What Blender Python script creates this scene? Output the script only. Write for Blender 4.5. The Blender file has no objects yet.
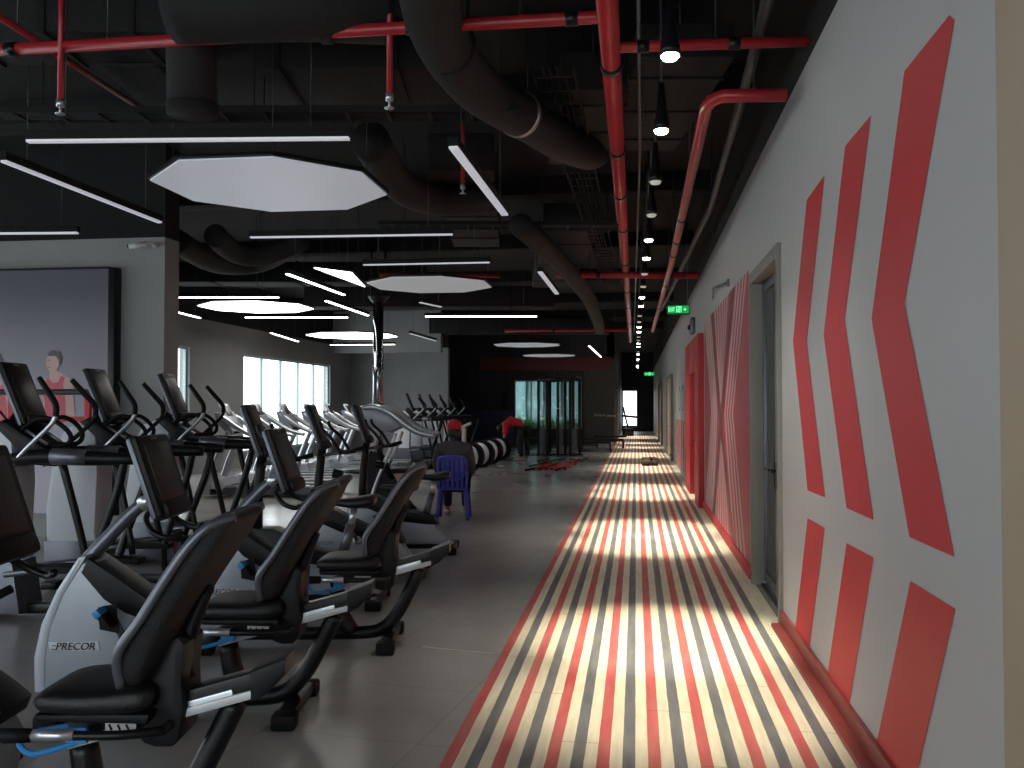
import bpy, bmesh, math, random
from mathutils import Vector, Matrix, Euler
random.seed(7)
PI = math.pi
C = bpy.context.scene.collection
SC = bpy.context.scene
# ------------------------------------------------------------------ camera
F = 900.0
YAW = math.atan(124/F); PIT = math.atan(21/F); H = 1.6
cd = bpy.data.cameras.new('camera'); cam = bpy.data.objects.new('camera', cd); C.objects.link(cam)
cd.sensor_width = 36.0; cd.lens = F/1024*36.0; cd.clip_end = 300; cd.clip_start = .05
cam.location = (0, 0, H); cam.rotation_euler = (PI/2+PIT, 0, YAW)
SC.camera = cam
CY, SY = math.cos(YAW), math.sin(YAW)
def W(cx, d, z=0.0):                      # camera-frame plan coordinates to world
    return Vector((cx*CY-d*SY, cx*SY+d*CY, z))
def ray(px, py):
    v = Vector(((px-512)/F, (384-py)/F, -1.0)).normalized()
    return cam.rotation_euler.to_matrix() @ v
def atz(px, py, z):                       # point of the horizontal plane z seen at this direction
    r = ray(px, py); t = (z-H)/r.z
    return Vector((r.x*t, r.y*t, z))
def flo(px, d, z=0.0):                    # plan position at depth d
    return W((px-512)/F*d, d, z)
def zz(py, d): return H+(405-py)/F*d
WX = 1.045                                # the right hand wall
def yw(px):
    t = (px-512)/F
    return WX*(CY+t*SY)/(t*CY-SY)
def wall_pt(px, py):                      # point on the right wall plane
    r = ray(px, py); t = WX/r.x
    return Vector((WX, r.y*t, H+r.z*t))
# ------------------------------------------------------------------ materials
MATS = {}
def mat(name, col, rough=.5, metal=0, emit=0, ecol=None, noise=0, nscale=20, bump=0, spec=.5, bscale=None):
    if name in MATS: return MATS[name]
    m = bpy.data.materials.new(name); m.use_nodes = True
    nt = m.node_tree; b = nt.nodes['Principled BSDF']
    b.inputs['Base Color'].default_value = (*col, 1); b.inputs['Roughness'].default_value = rough
    b.inputs['Metallic'].default_value = metal; b.inputs['Specular IOR Level'].default_value = spec
    if emit:
        b.inputs['Emission Color'].default_value = (*(ecol or col), 1); b.inputs['Emission Strength'].default_value = emit
    tc = nt.nodes.new('ShaderNodeTexCoord')
    if noise or bump:
        n = nt.nodes.new('ShaderNodeTexNoise'); n.inputs['Scale'].default_value = nscale; n.inputs['Detail'].default_value = 5
        nt.links.new(tc.outputs['Object'], n.inputs['Vector'])
        if noise:
            mx = nt.nodes.new('ShaderNodeMix'); mx.data_type = 'RGBA'
            mx.inputs[6].default_value = (*[c*(1-noise) for c in col], 1); mx.inputs[7].default_value = (*[min(1, c*(1+noise)) for c in col], 1)
            nt.links.new(n.outputs['Fac'], mx.inputs[0]); nt.links.new(mx.outputs[2], b.inputs['Base Color'])
        if bump:
            n2 = n
            if bscale:
                n2 = nt.nodes.new('ShaderNodeTexNoise'); n2.inputs['Scale'].default_value = bscale; nt.links.new(tc.outputs['Object'], n2.inputs['Vector'])
            bp = nt.nodes.new('ShaderNodeBump'); bp.inputs['Strength'].default_value = bump; bp.inputs['Distance'].default_value = .01
            nt.links.new(n2.outputs['Fac'], bp.inputs['Height']); nt.links.new(bp.outputs['Normal'], b.inputs['Normal'])
    MATS[name] = m
    return m
black = mat('black_plastic', (.006, .0063, .0075), .42, spec=.22, noise=.2, nscale=30)
rubber = mat('black_rubber', (.006, .006, .007), .6, spec=.2, bump=.15, nscale=120)
leather = mat('black_upholstery', (.007, .007, .008), .45, spec=.35, bump=.25, nscale=90)
meshf = mat('black_mesh_fabric', (.012, .0125, .015), .6, spec=.35, bump=.6, nscale=220)
blackm = mat('black_painted_steel', (.006, .0065, .008), .33, spec=.28, noise=.1)
greym = mat('grey_steel', (.13, .14, .17), .35, metal=.6, noise=.1)
silver = mat('silver_metal', (.55, .58, .62), .28, metal=.8, noise=.05)
alu = mat('pale_aluminium', (.50, .52, .54), .4, metal=.3, noise=.05)
shroudm = mat('silver_grey_shroud', (.30, .34, .39), .32, metal=.15, noise=.04)
shroudl = mat('pale_shroud_edge', (.48, .53, .60), .3, metal=.1, noise=.04)
whites = mat('white_shroud', (.62, .66, .72), .35, noise=.04)
screen = mat('dark_glass_screen', (.012, .009, .010), .3, spec=.35, noise=.1)
blue = mat('blue_plastic', (.03, .25, .62), .4, noise=.1)
redp = mat('red_pipe_paint', (.32, .015, .02), .35, noise=.35, nscale=6, bump=.1)
ceilm = mat('black_ceiling_paint', (.0035, .0036, .004), .9, noise=.4, nscale=2, bump=.3, bscale=12)
ductm = mat('black_duct_insulation', (.005, .005, .0056), .8, noise=.4, nscale=5, bump=.6, bscale=14)
foil = mat('crinkled_foil_tape', (.5, .5, .5), .3, metal=.9, bump=.6, nscale=60)
wallw = mat('white_wall_paint', (.45, .46, .46), .55, noise=.05, nscale=1.5, bump=.05, bscale=60)
wallg = mat('grey_plaster', (.25, .26, .26), .75, noise=.14, nscale=1.6, bump=.15, bscale=18)
walld = mat('dark_wall_paint', (.028, .029, .035), .6, noise=.15, nscale=1.2)
wallbr = mat('dark_brown_wall_panel', (.075, .07, .064), .6, noise=.12, nscale=1.5)
beige = mat('beige_paint', (.45, .37, .27), .7, noise=.06, nscale=4)
redw = mat('red_wall_paint', (.52, .028, .035), .5, noise=.05, nscale=3)
redd = mat('dark_red_door_paint', (.24, .008, .01), .45, noise=.1)
pinkw = mat('red_pink_wall_paint', (.46, .05, .07), .5, noise=.05, nscale=3)
pale = mat('pale_pink_paint', (.60, .42, .42), .5, noise=.05, nscale=4)
maroon = mat('maroon_paint', (.16, .03, .035), .5, noise=.05)
skirt = mat('red_brown_skirting', (.21, .035, .03), .45, noise=.2, nscale=9, bump=.1)
glassd = mat('dark_door_glass', (.035, .05, .055), .06, noise=.3, nscale=2, spec=.8)
framem = mat('grey_green_door_frame', (.22, .22, .19), .5, noise=.05)
whitep = mat('white_plastic', (.6, .62, .62), .5, noise=.05)
skin = mat('skin', (.36, .19, .12), .55, noise=.08, nscale=14)
hair = mat('black_hair', (.012, .01, .009), .5, bump=.5, nscale=90)
chairb = mat('blue_chair_plastic', (.05, .06, .42), .4, noise=.1)
jacket = mat('charcoal_jacket', (.055, .055, .068), .8, noise=.2, nscale=9, bump=.3)
trous = mat('black_trousers', (.012, .013, .016), .8, noise=.2, bump=.2)
redcl = mat('red_cloth', (.50, .012, .022), .75, noise=.25, nscale=9, bump=.3)
shoe = mat('pale_shoe', (.5, .5, .48), .6, noise=.1)
wire = mat('thin_steel_wire', (.05, .05, .05), .4, metal=.7, noise=.1)
chrome = mat('mirror_chrome', (.35, .4, .43), .12, metal=1, noise=.5, nscale=7)
deckm = mat('treadmill_belt', (.03, .03, .032), .7, bump=.2, nscale=60)
amber = mat('yellow_pipe_band', (.55, .36, .05), .5, noise=.2)

def node_mat(name, rough=.5):
    m = bpy.data.materials.new(name); m.use_nodes = True; nt = m.node_tree
    b = nt.nodes['Principled BSDF']; b.inputs['Roughness'].default_value = rough
    return m, nt, b
def mathn(nt, op, a, b=None, clamp=False):
    n = nt.nodes.new('ShaderNodeMath'); n.operation = op; n.use_clamp = clamp
    for i, v in enumerate((a, b)):
        if v is None: continue
        if isinstance(v, (int, float)): n.inputs[i].default_value = v
        else: nt.links.new(v, n.inputs[i])
    return n.outputs[0]
def mixc(nt, fac, a, b, mode='MIX'):
    n = nt.nodes.new('ShaderNodeMix'); n.data_type = 'RGBA'; n.blend_type = mode
    for s, v in ((0, fac), (6, a), (7, b)):
        if isinstance(v, tuple): n.inputs[s].default_value = (*v, 1)
        elif isinstance(v, (int, float)): n.inputs[s].default_value = v
        else: nt.links.new(v, n.inputs[s])
    return n.outputs[2]
def noise(nt, vec, scale, detail=4, stretch=None):
    n = nt.nodes.new('ShaderNodeTexNoise'); n.inputs['Scale'].default_value = scale; n.inputs['Detail'].default_value = detail
    if stretch:
        mp = nt.nodes.new('ShaderNodeMapping'); mp.inputs['Scale'].default_value = stretch
        nt.links.new(vec, mp.inputs['Vector']); vec = mp.outputs[0]
    nt.links.new(vec, n.inputs['Vector']); return n.outputs['Fac']
def ramp(nt, fac, stops):
    n = nt.nodes.new('ShaderNodeValToRGB'); e = n.color_ramp.elements
    while len(e) < len(stops): e.new(.5)
    for s, (p, c) in zip(e, stops): s.position = p; s.color = (*c, 1)
    nt.links.new(fac, n.inputs['Fac']); return n.outputs['Color']

# polished grey floor tiles
floorm, nt, b = node_mat('polished_grey_floor_tiles')
tc = nt.nodes.new('ShaderNodeTexCoord').outputs['Object']
br = nt.nodes.new('ShaderNodeTexBrick'); br.offset = 0; br.inputs['Scale'].default_value = 1
br.inputs['Brick Width'].default_value = .8; br.inputs['Row Height'].default_value = .8; br.inputs['Mortar Size'].default_value = .0025
mpn = nt.nodes.new('ShaderNodeMapping'); mpn.inputs['Rotation'].default_value = (0, 0, math.radians(8)); nt.links.new(tc, mpn.inputs['Vector'])
nt.links.new(mpn.outputs[0], br.inputs['Vector'])
br.inputs['Color1'].default_value = (.32, .31, .302, 1); br.inputs['Color2'].default_value = (.30, .29, .283, 1); br.inputs['Mortar'].default_value = (.05, .05, .05, 1)
n1 = noise(nt, tc, .9, 5); n2 = noise(nt, tc, 9, 6)
c1 = mixc(nt, .55, br.outputs['Color'], ramp(nt, n1, [(.3, (.26, .252, .247)), (.7, (.36, .352, .342))]))
c1 = mixc(nt, .12, c1, ramp(nt, n2, [(.3, (.25, .245, .24)), (.7, (.38, .37, .355))]))
nt.links.new(c1, b.inputs['Base Color'])
rg = ramp(nt, n1, [(.25, (.19, .19, .19)), (.75, (.27, .27, .27))]); nt.links.new(rg, b.inputs['Roughness'])

# striped walkway: red, cream, grey, cream, running the length of the corridor
stripem, nt, b = node_mat('striped_walkway_planks', .45)
tc = nt.nodes.new('ShaderNodeTexCoord').outputs['Object']
sx = nt.nodes.new('ShaderNodeSeparateXYZ'); nt.links.new(tc, sx.inputs[0])
wob = mathn(nt, 'MULTIPLY', mathn(nt, 'SUBTRACT', noise(nt, tc, 5, 3), .5), .006)
ph = mathn(nt, 'FRACT', mathn(nt, 'DIVIDE', mathn(nt, 'ADD', mathn(nt, 'ADD', sx.outputs[0], .866+2.288), wob), .2288))
isred = mathn(nt, 'LESS_THAN', ph, .25)
isgry = mathn(nt, 'MULTIPLY', mathn(nt, 'GREATER_THAN', ph, .5), mathn(nt, 'LESS_THAN', ph, .75))
inr = mathn(nt, 'LESS_THAN', sx.outputs[0], .925)
grain = noise(nt, tc, 26, 6, (1, .12, 1)); blot = noise(nt, tc, 2.2, 5)
cream = ramp(nt, grain, [(.25, (.62, .56, .42)), (.75, (.80, .73, .57))])
redc = ramp(nt, grain, [(.25, (.42, .055, .06)), (.75, (.58, .12, .12))])
gryc = ramp(nt, grain, [(.25, (.085, .09, .11)), (.75, (.16, .165, .185))])
col = mixc(nt, mathn(nt, 'MULTIPLY', isred, inr), cream, redc)
col = mixc(nt, mathn(nt, 'MULTIPLY', isgry, inr), col, gryc)
col = mixc(nt, mathn(nt, 'MULTIPLY', mathn(nt, 'SUBTRACT', blot, .35, True), .7), col, (.36, .31, .24))
# plank end joints: each 0.23 m wide plank column has its own joints
colid = mathn(nt, 'FLOOR', mathn(nt, 'DIVIDE', mathn(nt, 'ADD', sx.outputs[0], .866), .2288))
jy = mathn(nt, 'FRACT', mathn(nt, 'ADD', mathn(nt, 'DIVIDE', sx.outputs[1], 1.9), mathn(nt, 'MULTIPLY', colid, .37)))
joint = mathn(nt, 'LESS_THAN', jy, .004)
col = mixc(nt, mathn(nt, 'MULTIPLY', joint, .6), col, (.13, .11, .09))
nt.links.new(col, b.inputs['Base Color'])
bp = nt.nodes.new('ShaderNodeBump'); bp.inputs['Strength'].default_value = .1; bp.inputs['Distance'].default_value = .01
nt.links.new(grain, bp.inputs['Height']); nt.links.new(bp.outputs[0], b.inputs['Normal'])

# printed advertisement backdrop: violet grey, paler towards the figures' end of the print
printm, nt, b = node_mat('printed_backdrop', .45)
tc = nt.nodes.new('ShaderNodeTexCoord').outputs['Generated']
sx = nt.nodes.new('ShaderNodeSeparateXYZ'); nt.links.new(tc, sx.inputs[0])
f = mathn(nt, 'ADD', sx.outputs[2], mathn(nt, 'MULTIPLY', noise(nt, tc, 3, 3), .15))
nt.links.new(ramp(nt, f, [(.25, (.40, .38, .45)), (.62, (.22, .21, .26)), (1.0, (.075, .075, .10))]), b.inputs['Base Color'])

def emitter(name, col, s):
    return mat(name, (.6, .6, .6), .4, emit=s, ecol=col, noise=.02)
lit = emitter('bright_light_diffuser', (1, .97, .92), 9)
panel_lit = emitter('lit_panel_diffuser', (1, .96, .89), 6)
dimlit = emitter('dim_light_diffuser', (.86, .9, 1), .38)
panel_dim = emitter('unlit_panel_daylight_glow', (.8, .87, 1), .24)  # weak glow stands in for daylight reflected by the unlit panel
panel_mid = emitter('unlit_panel_soft_glow', (.85, .9, .95), .22)  # same stand-in for reflected daylight, on the greyer unlit panels
bulbm = emitter('warm_bulb', (1, .96, .86), 30)
bulbdim = emitter('unlit_bulb', (1, .95, .85), .25)
exitg = mat('exit_green_light', (.0, .2, .05), .5, emit=.35, ecol=(.02, .8, .18), noise=.01)
exitl = mat('exit_pictogram_light', (.3, .9, .5), .5, emit=1.6, ecol=(.2, 1, .45), noise=.01)
# ------------------------------------------------------------------ mesh builder
class MB:
    def __init__(s): s.bm = bmesh.new(); s.mats = []
    def mi(s, m):
        if m not in s.mats: s.mats.append(m)
        return s.mats.index(m)
    def _fin(s, faces, m):
        i = s.mi(m)
        for f in faces:
            if f.is_valid: f.material_index = i; f.smooth = True
    def box(s, c, size, m, rot=None, bev=0, seg=2):
        n0 = set(s.bm.faces)
        M = Matrix.Translation(Vector(c)) @ (rot.to_matrix().to_4x4() if rot else Matrix.Identity(4)) @ Matrix.Diagonal((*size, 1))
        g = bmesh.ops.create_cube(s.bm, size=1, matrix=M)
        if bev:
            es = list({e for v in g['verts'] for e in v.link_edges})
            bmesh.ops.bevel(s.bm, geom=es, offset=min(bev, min(size)*.45), segments=seg, profile=.6, affect='EDGES')
        s._fin([f for f in s.bm.faces if f not in n0], m); return s
    def prism(s, poly, a, b, m, axis='y', bev=0):   # poly in (x,z) for axis y, (y,z) for axis x, (x,y) for axis z
        n0 = set(s.bm.faces)
        def P(p, t):
            if axis == 'y': return (p[0], t, p[1])
            if axis == 'x': return (t, p[0], p[1])
            return (p[0], p[1], t)
        va = [s.bm.verts.new(P(p, a)) for p in poly]; vb = [s.bm.verts.new(P(p, b)) for p in poly]
        fs = [s.bm.faces.new(va), s.bm.faces.new(vb[::-1])]
        n = len(poly)
        for i in range(n): fs.append(s.bm.faces.new((va[i], vb[i], vb[(i+1) % n], va[(i+1) % n])))
        bmesh.ops.recalc_face_normals(s.bm, faces=fs)
        if bev:
            es = list(set(fs[0].edges) | set(fs[1].edges))
            bmesh.ops.bevel(s.bm, geom=es, offset=bev, segments=2, profile=.6, affect='EDGES')
        s._fin([f for f in s.bm.faces if f not in n0], m); return s
    def tube(s, pts, r, m, seg=10, smooth=0, flat=1.0):
        pts = [Vector(p) for p in pts]
        rs = r if isinstance(r, (list, tuple)) else [r]*len(pts)
        if smooth and len(pts) > 2:
            np_, nr = [], []
            for i in range(len(pts)-1):
                p0, p1, p2, p3 = pts[max(i-1, 0)], pts[i], pts[i+1], pts[min(i+2, len(pts)-1)]
                for k in range(smooth):
                    t = k/smooth
                    np_.append(.5*((2*p1)+(p2-p0)*t+(2*p0-5*p1+4*p2-p3)*t*t+(3*p1-p0-3*p2+p3)*t**3)); nr.append(rs[i]*(1-t)+rs[i+1]*t)
            np_.append(pts[-1]); nr.append(rs[-1]); pts, rs = np_, nr
        fs = []; prev = None; nrm = None
        for i, p in enumerate(pts):
            d = (pts[min(i+1, len(pts)-1)]-pts[max(i-1, 0)]).normalized()
            if nrm is None:
                up = Vector((0, 0, 1)) if abs(d.z) < .9 else Vector((0, 1, 0))
                nrm = d.cross(up).normalized()
            else:
                nrm = (nrm-d*nrm.dot(d)).normalized()
            bn = d.cross(nrm)
            ring = [s.bm.verts.new(p+(nrm*math.cos(2*PI*k/seg)*flat+bn*math.sin(2*PI*k/seg))*rs[i]) for k in range(seg)]
            if prev:
                for k in range(seg): fs.append(s.bm.faces.new((prev[k], prev[(k+1) % seg], ring[(k+1) % seg], ring[k])))
            else: fs.append(s.bm.faces.new(ring[::-1]))
            prev = ring
        fs.append(s.bm.faces.new(prev)); s._fin(fs, m); return s
    def loft(s, st, m, seg=24, ex=.55, lat=(0, 1, 0)):
        """stations (centre, half width along lat, half thickness); rounded rectangular sections"""
        lat = Vector(lat); st = [(Vector(c), a, b) for c, a, b in st]; prev = None; fs = []
        full = []
        for i in range(len(st)-1):
            p0, p1, p2, p3 = st[max(i-1, 0)], st[i], st[i+1], st[min(i+2, len(st)-1)]
            for k in range(3):
                t = k/3
                cr = lambda a, b, c, d: .5*((2*b)+(c-a)*t+(2*a-5*b+4*c-d)*t*t+(3*b-a-3*c+d)*t**3)
                full.append((cr(p0[0], p1[0], p2[0], p3[0]), max(.002, cr(p0[1], p1[1], p2[1], p3[1])), max(.002, cr(p0[2], p1[2], p2[2], p3[2]))))
        full.append(st[-1])
        n = len(full)
        for i, (c, a, b) in enumerate(full):
            d = (full[min(i+1, n-1)][0]-full[max(i-1, 0)][0]).normalized(); nn = d.cross(lat).normalized()
            ring = []
            for k in range(seg):
                t = 2*PI*k/seg; ct, st_ = math.cos(t), math.sin(t)
                ring.append(s.bm.verts.new(c+lat*a*math.copysign(abs(ct)**ex, ct)+nn*b*math.copysign(abs(st_)**ex, st_)))
            if prev:
                for k in range(seg): fs.append(s.bm.faces.new((prev[k], prev[(k+1) % seg], ring[(k+1) % seg], ring[k])))
            else: fs.append(s.bm.faces.new(ring[::-1]))
            prev = ring
        fs.append(s.bm.faces.new(prev)); s._fin(fs, m); return s
    def cyl(s, p0, p1, r, m, r1=None, seg=16): return s.tube([p0, p1], [r, r if r1 is None else r1], m, seg)
    def ball(s, c, r, m, sc=(1, 1, 1), u=14, v=9, rot=None):
        n0 = set(s.bm.faces)
        M = Matrix.Translation(Vector(c)) @ (rot.to_matrix().to_4x4() if rot else Matrix.Identity(4)) @ Matrix.Diagonal((sc[0]*r, sc[1]*r, sc[2]*r, 1))
        bmesh.ops.create_uvsphere(s.bm, u_segments=u, v_segments=v, radius=1, matrix=M)
        s._fin([f for f in s.bm.faces if f not in n0], m); return s
    def poly(s, pts, m):
        f = s.bm.faces.new([s.bm.verts.new(p) for p in pts]); s._fin([f], m); return s
    def build(s, name, parent=None, loc=None, ang=32):
        me = bpy.data.meshes.new(name)
        for e in s.bm.edges:
            if len(e.link_faces) == 2 and e.calc_face_angle(0) > math.radians(ang): e.smooth = False
        s.bm.normal_update(); s.bm.to_mesh(me); s.bm.free()
        for m in s.mats: me.materials.append(m)
        o = bpy.data.objects.new(name, me); C.objects.link(o)
        if parent: o.parent = parent
        if loc is not None: o.location = loc
        return o
def tag(o, label, cat, group=None, kind=None):
    if label: o['label'] = label
    if cat: o['category'] = cat
    if group: o['group'] = group
    if kind: o['kind'] = kind
    return o
def struct(o, label=None):
    o['kind'] = 'structure'
    if label: o['label'] = label
    return o
def thing(name, label, cat, loc=(0, 0, 0), rz=0, group=None):
    o = bpy.data.objects.new(name, None); C.objects.link(o); o.location = loc; o.rotation_euler = (0, 0, rz)
    o.empty_display_size = .1
    return tag(o, label, cat, group)
def dup(root, loc, rz, label, group=None):
    r = root.copy(); C.objects.link(r); r.location = loc; r.rotation_euler = (0, 0, rz); r['label'] = label
    if group: r['group'] = group
    for ch in list(root.children):
        c = ch.copy(); C.objects.link(c); c.parent = r
        for g in list(ch.children):
            d = g.copy(); C.objects.link(d); d.parent = c
    return r
def pl(m, pts, closed=True): return pts

# ================================================================== SETTING
def rect(mb, c, size, m): mb.box(c, size, m)
YB = 37.0; YE = 55.0; XL = -10.1; ZC = 4.75; ZW = 3.62; YO = -3.0
o = MB().box(((XL+WX)/2, (YO+YE)/2, -.05), (WX-XL+.6, YE-YO, .1), floorm).build('floor'); struct(o, 'polished grey tiled gym floor')
o = MB().box(((-.866+WX)/2, (YO+YE)/2, .003), (WX+.866, YE-YO, .006), stripem).build('floor_walkway'); struct(o, 'cream walkway with red and grey lengthwise stripes')
mb = MB(); mb.box(((XL+WX)/2, (YO+YE)/2, ZC+.05), (WX-XL+.6, YE-YO, .1), ceilm)
o = mb.build('ceiling'); struct(o, 'black painted concrete ceiling')
for i, y in enumerate((2.2, 5.2, 8.6, 12.4, 16.6, 21, 25.5, 30, 34.5)):
    o = MB().box(((XL+WX)/2, y, ZC-.13), (WX-XL-.02, .35, .26), ceilm, bev=.01).build('ceiling_beam'); struct(o)

ZR_ = 3.70
# right wall with door opening
DY0, DY1, DZ = yw(782), yw(753), 2.78
def wl(px, py, off=.0): p = wall_pt(px, py); return (WX-off, p.y, p.z)
mb = MB(); T = .3; xc = WX+T/2
YP = yw(1001)
mb.box((xc, (YP+DY0)/2, ZR_/2), (T, DY0-YP, ZR_), wallw)
mb.box((xc, (DY0+DY1)/2, (DZ+ZR_)/2), (T, DY1-DY0, ZR_-DZ), wallw)
mb.box((xc, (DY1+YE)/2, ZR_/2), (T, YE-DY1, ZR_), wallw)
mb.box((xc, (YO+YE)/2, (ZR_+ZC)/2), (T, YE-YO, ZC-ZR_), ceilm)
def paint(polys, m, off=.0025):
    for p in polys: mb.poly([wl(x, y, off) for x, y in p], m)
paint([[(950, 15), (955, 20), (905, 303), (955, 557), (910, 537), (872, 319), (905, 71)],
       [(871.5, 115), (845, 320), (874, 520), (847, 508), (824, 335), (845.5, 146)],
       [(825, 175), (807, 342), (825.5, 497.5), (808, 490.5), (793.3, 341), (807, 200)]], redw)
mb.bm.faces.ensure_lookup_table()
zb = .10
def low(p):  # clip lower bars just above the skirting
    return p
paint([[(911, 581), (956, 609), (919, 768), (912, 800), (866, 792), (878, 739)],
       [(847, 543), (874, 557.5), (850, 702.5), (846, 722), (823, 693), (828, 674)],
       [(808, 518), (825, 528), (810, 646.5), (808, 662), (793, 640), (796, 626.5)]], redw)
# hourglass mural, in wall coordinates (y along the wall, z up)
Y0, Y1, ZT = yw(749.5), yw(705), 2.86
def quad(pts, m, off): mb.poly([(WX-off, y, z) for y, z in pts], m)
quad([(Y0, .1), (Y1, .1), (Y1, ZT), (Y0, ZT)], pinkw, .002)
def band(tp, md, bt, m, off, zm=1.5, zt=ZT):
    t0, t1 = yw(tp[0]), yw(tp[1]); m0, m1 = yw(md[0]), yw(md[1]); b0, b1 = yw(bt[0]), yw(bt[1])
    quad([(m0, zm), (m1, zm), (t1, zt), (t0, zt)], m, off); quad([(b0, .1), (b1, .1), (m1, zm), (m0, zm)], m, off)
for k in range(4):
    a = 737.2+k*3.1; c = 724.6+k*2.5; d = 733+k*3.6
    band((a+1.6, a), (c+1.1, c), (d+1.6, d), pale, .004)
band((712, 705.3), (717.5, 711.5), (713, 705.4), pale, .004)
for k in range(3): band((707.1+k*2, 706.7+k*2), (712.9+k*1.8, 712.6+k*1.8), (706.7+k*2, 706.3+k*2), pinkw, .005)
for k in range(6):
    a = 715+k*2.5; quad([(yw(a+1.2), ZT), (yw(a), ZT), (yw(720.6+k*.25), 1.62), (yw(720.9+k*.25), 1.62)], pale, .004)
    a = 714.5+k*2.5; quad([(yw(a+1.3), .1), (yw(a), .1), (yw(720.6+k*.25), 1.35), (yw(720.9+k*.25), 1.35)], pale, .004)
band((713.9, 711.6), (720.9, 718.7), (735, 731.5), maroon, .006)
band((735, 731), (723.2, 720.9), (714.5, 712), maroon, .007)
# white wall stretch with striped lower part, beyond the red door surround
YR0, YR1 = yw(704), yw(690)
for k in range(7):
    y0 = YR1+.5+k*.85; quad([(y0, .1), (y0+.42, .1), (y0+.42, 1.25), (y0, 1.25)], redw, .003)
for k in range(3):
    y0 = YR1+1.2+k*1.5
    for a in range(10):
        t0, t1 = 2*PI*a/10, 2*PI*(a+1)/10
        quad([(y0+.55*math.cos(t0), 1.75+.3*math.sin(t0)), (y0+.55*math.cos(t1), 1.75+.3*math.sin(t1)), (y0+.47*math.cos(t1), 1.75+.25*math.sin(t1)), (y0+.47*math.cos(t0), 1.75+.25*math.sin(t0))], walld, .003)
o = mb.build('wall_right'); struct(o, 'long white corridor wall with red bent stripes and hourglass mural')
o = MB().box((WX+.146, (YO+YP)/2, ZC/2), (.3, YP-YO, ZC), beige, bev=.004).build('wall_right_pier'); struct(o, 'beige painted pier at the near end of the wall')

# skirting on the right
mb = MB(); mb.box((WX-.012, (YP+DY0)/2, .062), (.024, DY0-YP, .125), skirt, bev=.004); mb.box((WX-.05, (YP+DY0)/2, .02), (.075, DY0-YP, .03), skirt, bev=.006)
struct(mb.build('baseboard_right'), 'red brown skirting board below the bent stripes')
mb = MB(); mb.box((WX-.012, (DY1+.15+YR0)/2, .06), (.026, YR0-DY1-.15, .12), redw, bev=.004)
struct(mb.build('baseboard_right_far'))
# glazed double door in its recess
d1 = thing('door_1', 'grey framed dark glass double door in the corridor wall', None, (WX+.1, (DY0+DY1)/2, 0)); struct(d1)
wY = (DY1-DY0)/2
mb = MB()
for s in (-1, 1): mb.box((-.05, s*(wY-.04), DZ/2), (.16, .08, DZ), framem, bev=.005)
mb.box((-.05, 0, DZ-.05), (.158, 2*wY-.16, .1), framem, bev=.005); mb.box((.0, 0, .012), (.1, 2*wY-.16, .024), blackm)
mb.build('door_frame', d1)
for s in (-1, 1):
    w = wY-.085
    mb = MB(); mb.box((0, s*(w/2+.003), DZ/2-.04), (.018, w-.09, DZ-.24), glassd)
    g = mb.build('door_leaf', d1)
    mb = MB()
    for t in (-1, 1): mb.box((0, s*(w/2+.003)+t*(w/2-.025), DZ/2-.035), (.045, .05, DZ-.14), greym, bev=.004)
    for zc in (.09, DZ-.14): mb.box((0, s*(w/2+.003), zc), (.044, w-.1, .08), greym, bev=.004)
    mb.build('leaf_frame', g)
    mb = MB(); mb.box((-.03, s*.06, 1.03), (.012, .03, .22), blackm, bev=.004); mb.cyl((-.03, s*.06, 1.07), (-.075, s*.06, 1.07), .009, blackm)
    mb.tube([(-.075, s*.06, 1.07), (-.08, s*.09, 1.07), (-.08, s*.2, 1.065)], .009, blackm, smooth=3)
    mb.build('door_handle', g)
# red door surround and door
d2 = thing('door_2', 'dark red door in a bright red surround beyond the hourglass mural', None, (WX-.06, (YR0+YR1)/2, 0)); struct(d2)
hw = (YR1-YR0)/2
ZR = 2.72
mb = MB(); mb.box((.03, -hw+.45, ZR/2), (.12, .9, ZR), redw, bev=.006); mb.box((.03, hw-.7, ZR/2), (.12, 1.4, ZR), redw, bev=.006)
mb.box((.03, -.25, (2.15+ZR)/2), (.118, 2*hw-2.3, ZR-2.15), redw, bev=.006); mb.build('door_frame', d2)
mb = MB(); mb.box((.055, -.25, 1.08), (.03, 2*hw-2.3, 2.14), redd, bev=.004); df = mb.build('door_leaf', d2)
mb = MB(); mb.cyl((.04, -hw+1.2, 1.0), (-.03, -hw+1.2, 1.0), .012, blackm); mb.box((-.03, -hw+1.26, 1.0), (.014, .14, .02), blackm, bev=.004); mb.build('door_handle', df)
# two plain beige doors further down
for n, (a, bb) in enumerate(((yw(673), yw(668.5)), (yw(662.5), yw(659.5)))):
    d = thing('door_%d' % (n+3), ('nearer' if n == 0 else 'farther')+' beige door far along the corridor wall', None, (WX-.03, (a+bb)/2, 0)); struct(d)
    h = (bb-a)/2
    mb = MB()
    for s in (-1, 1): mb.box((0, s*(h-.05), 1.25), (.08, .1, 2.5), framem, bev=.005)
    mb.box((0, 0, 2.45), (.08, 2*h-.2, .1), framem, bev=.005); mb.build('door_frame', d)
    mb = MB(); mb.box((.01, 0, 1.2), (.04, 2*h-.2, 2.4), beige, bev=.004); df = mb.build('door_leaf', d)
    mb = MB(); mb.cyl((0, -h+.3, 1), (-.05, -h+.3, 1), .012, blackm); mb.box((-.05, -h+.36, 1), (.014, .14, .02), blackm, bev=.004); mb.build('door_handle', df)

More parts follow.
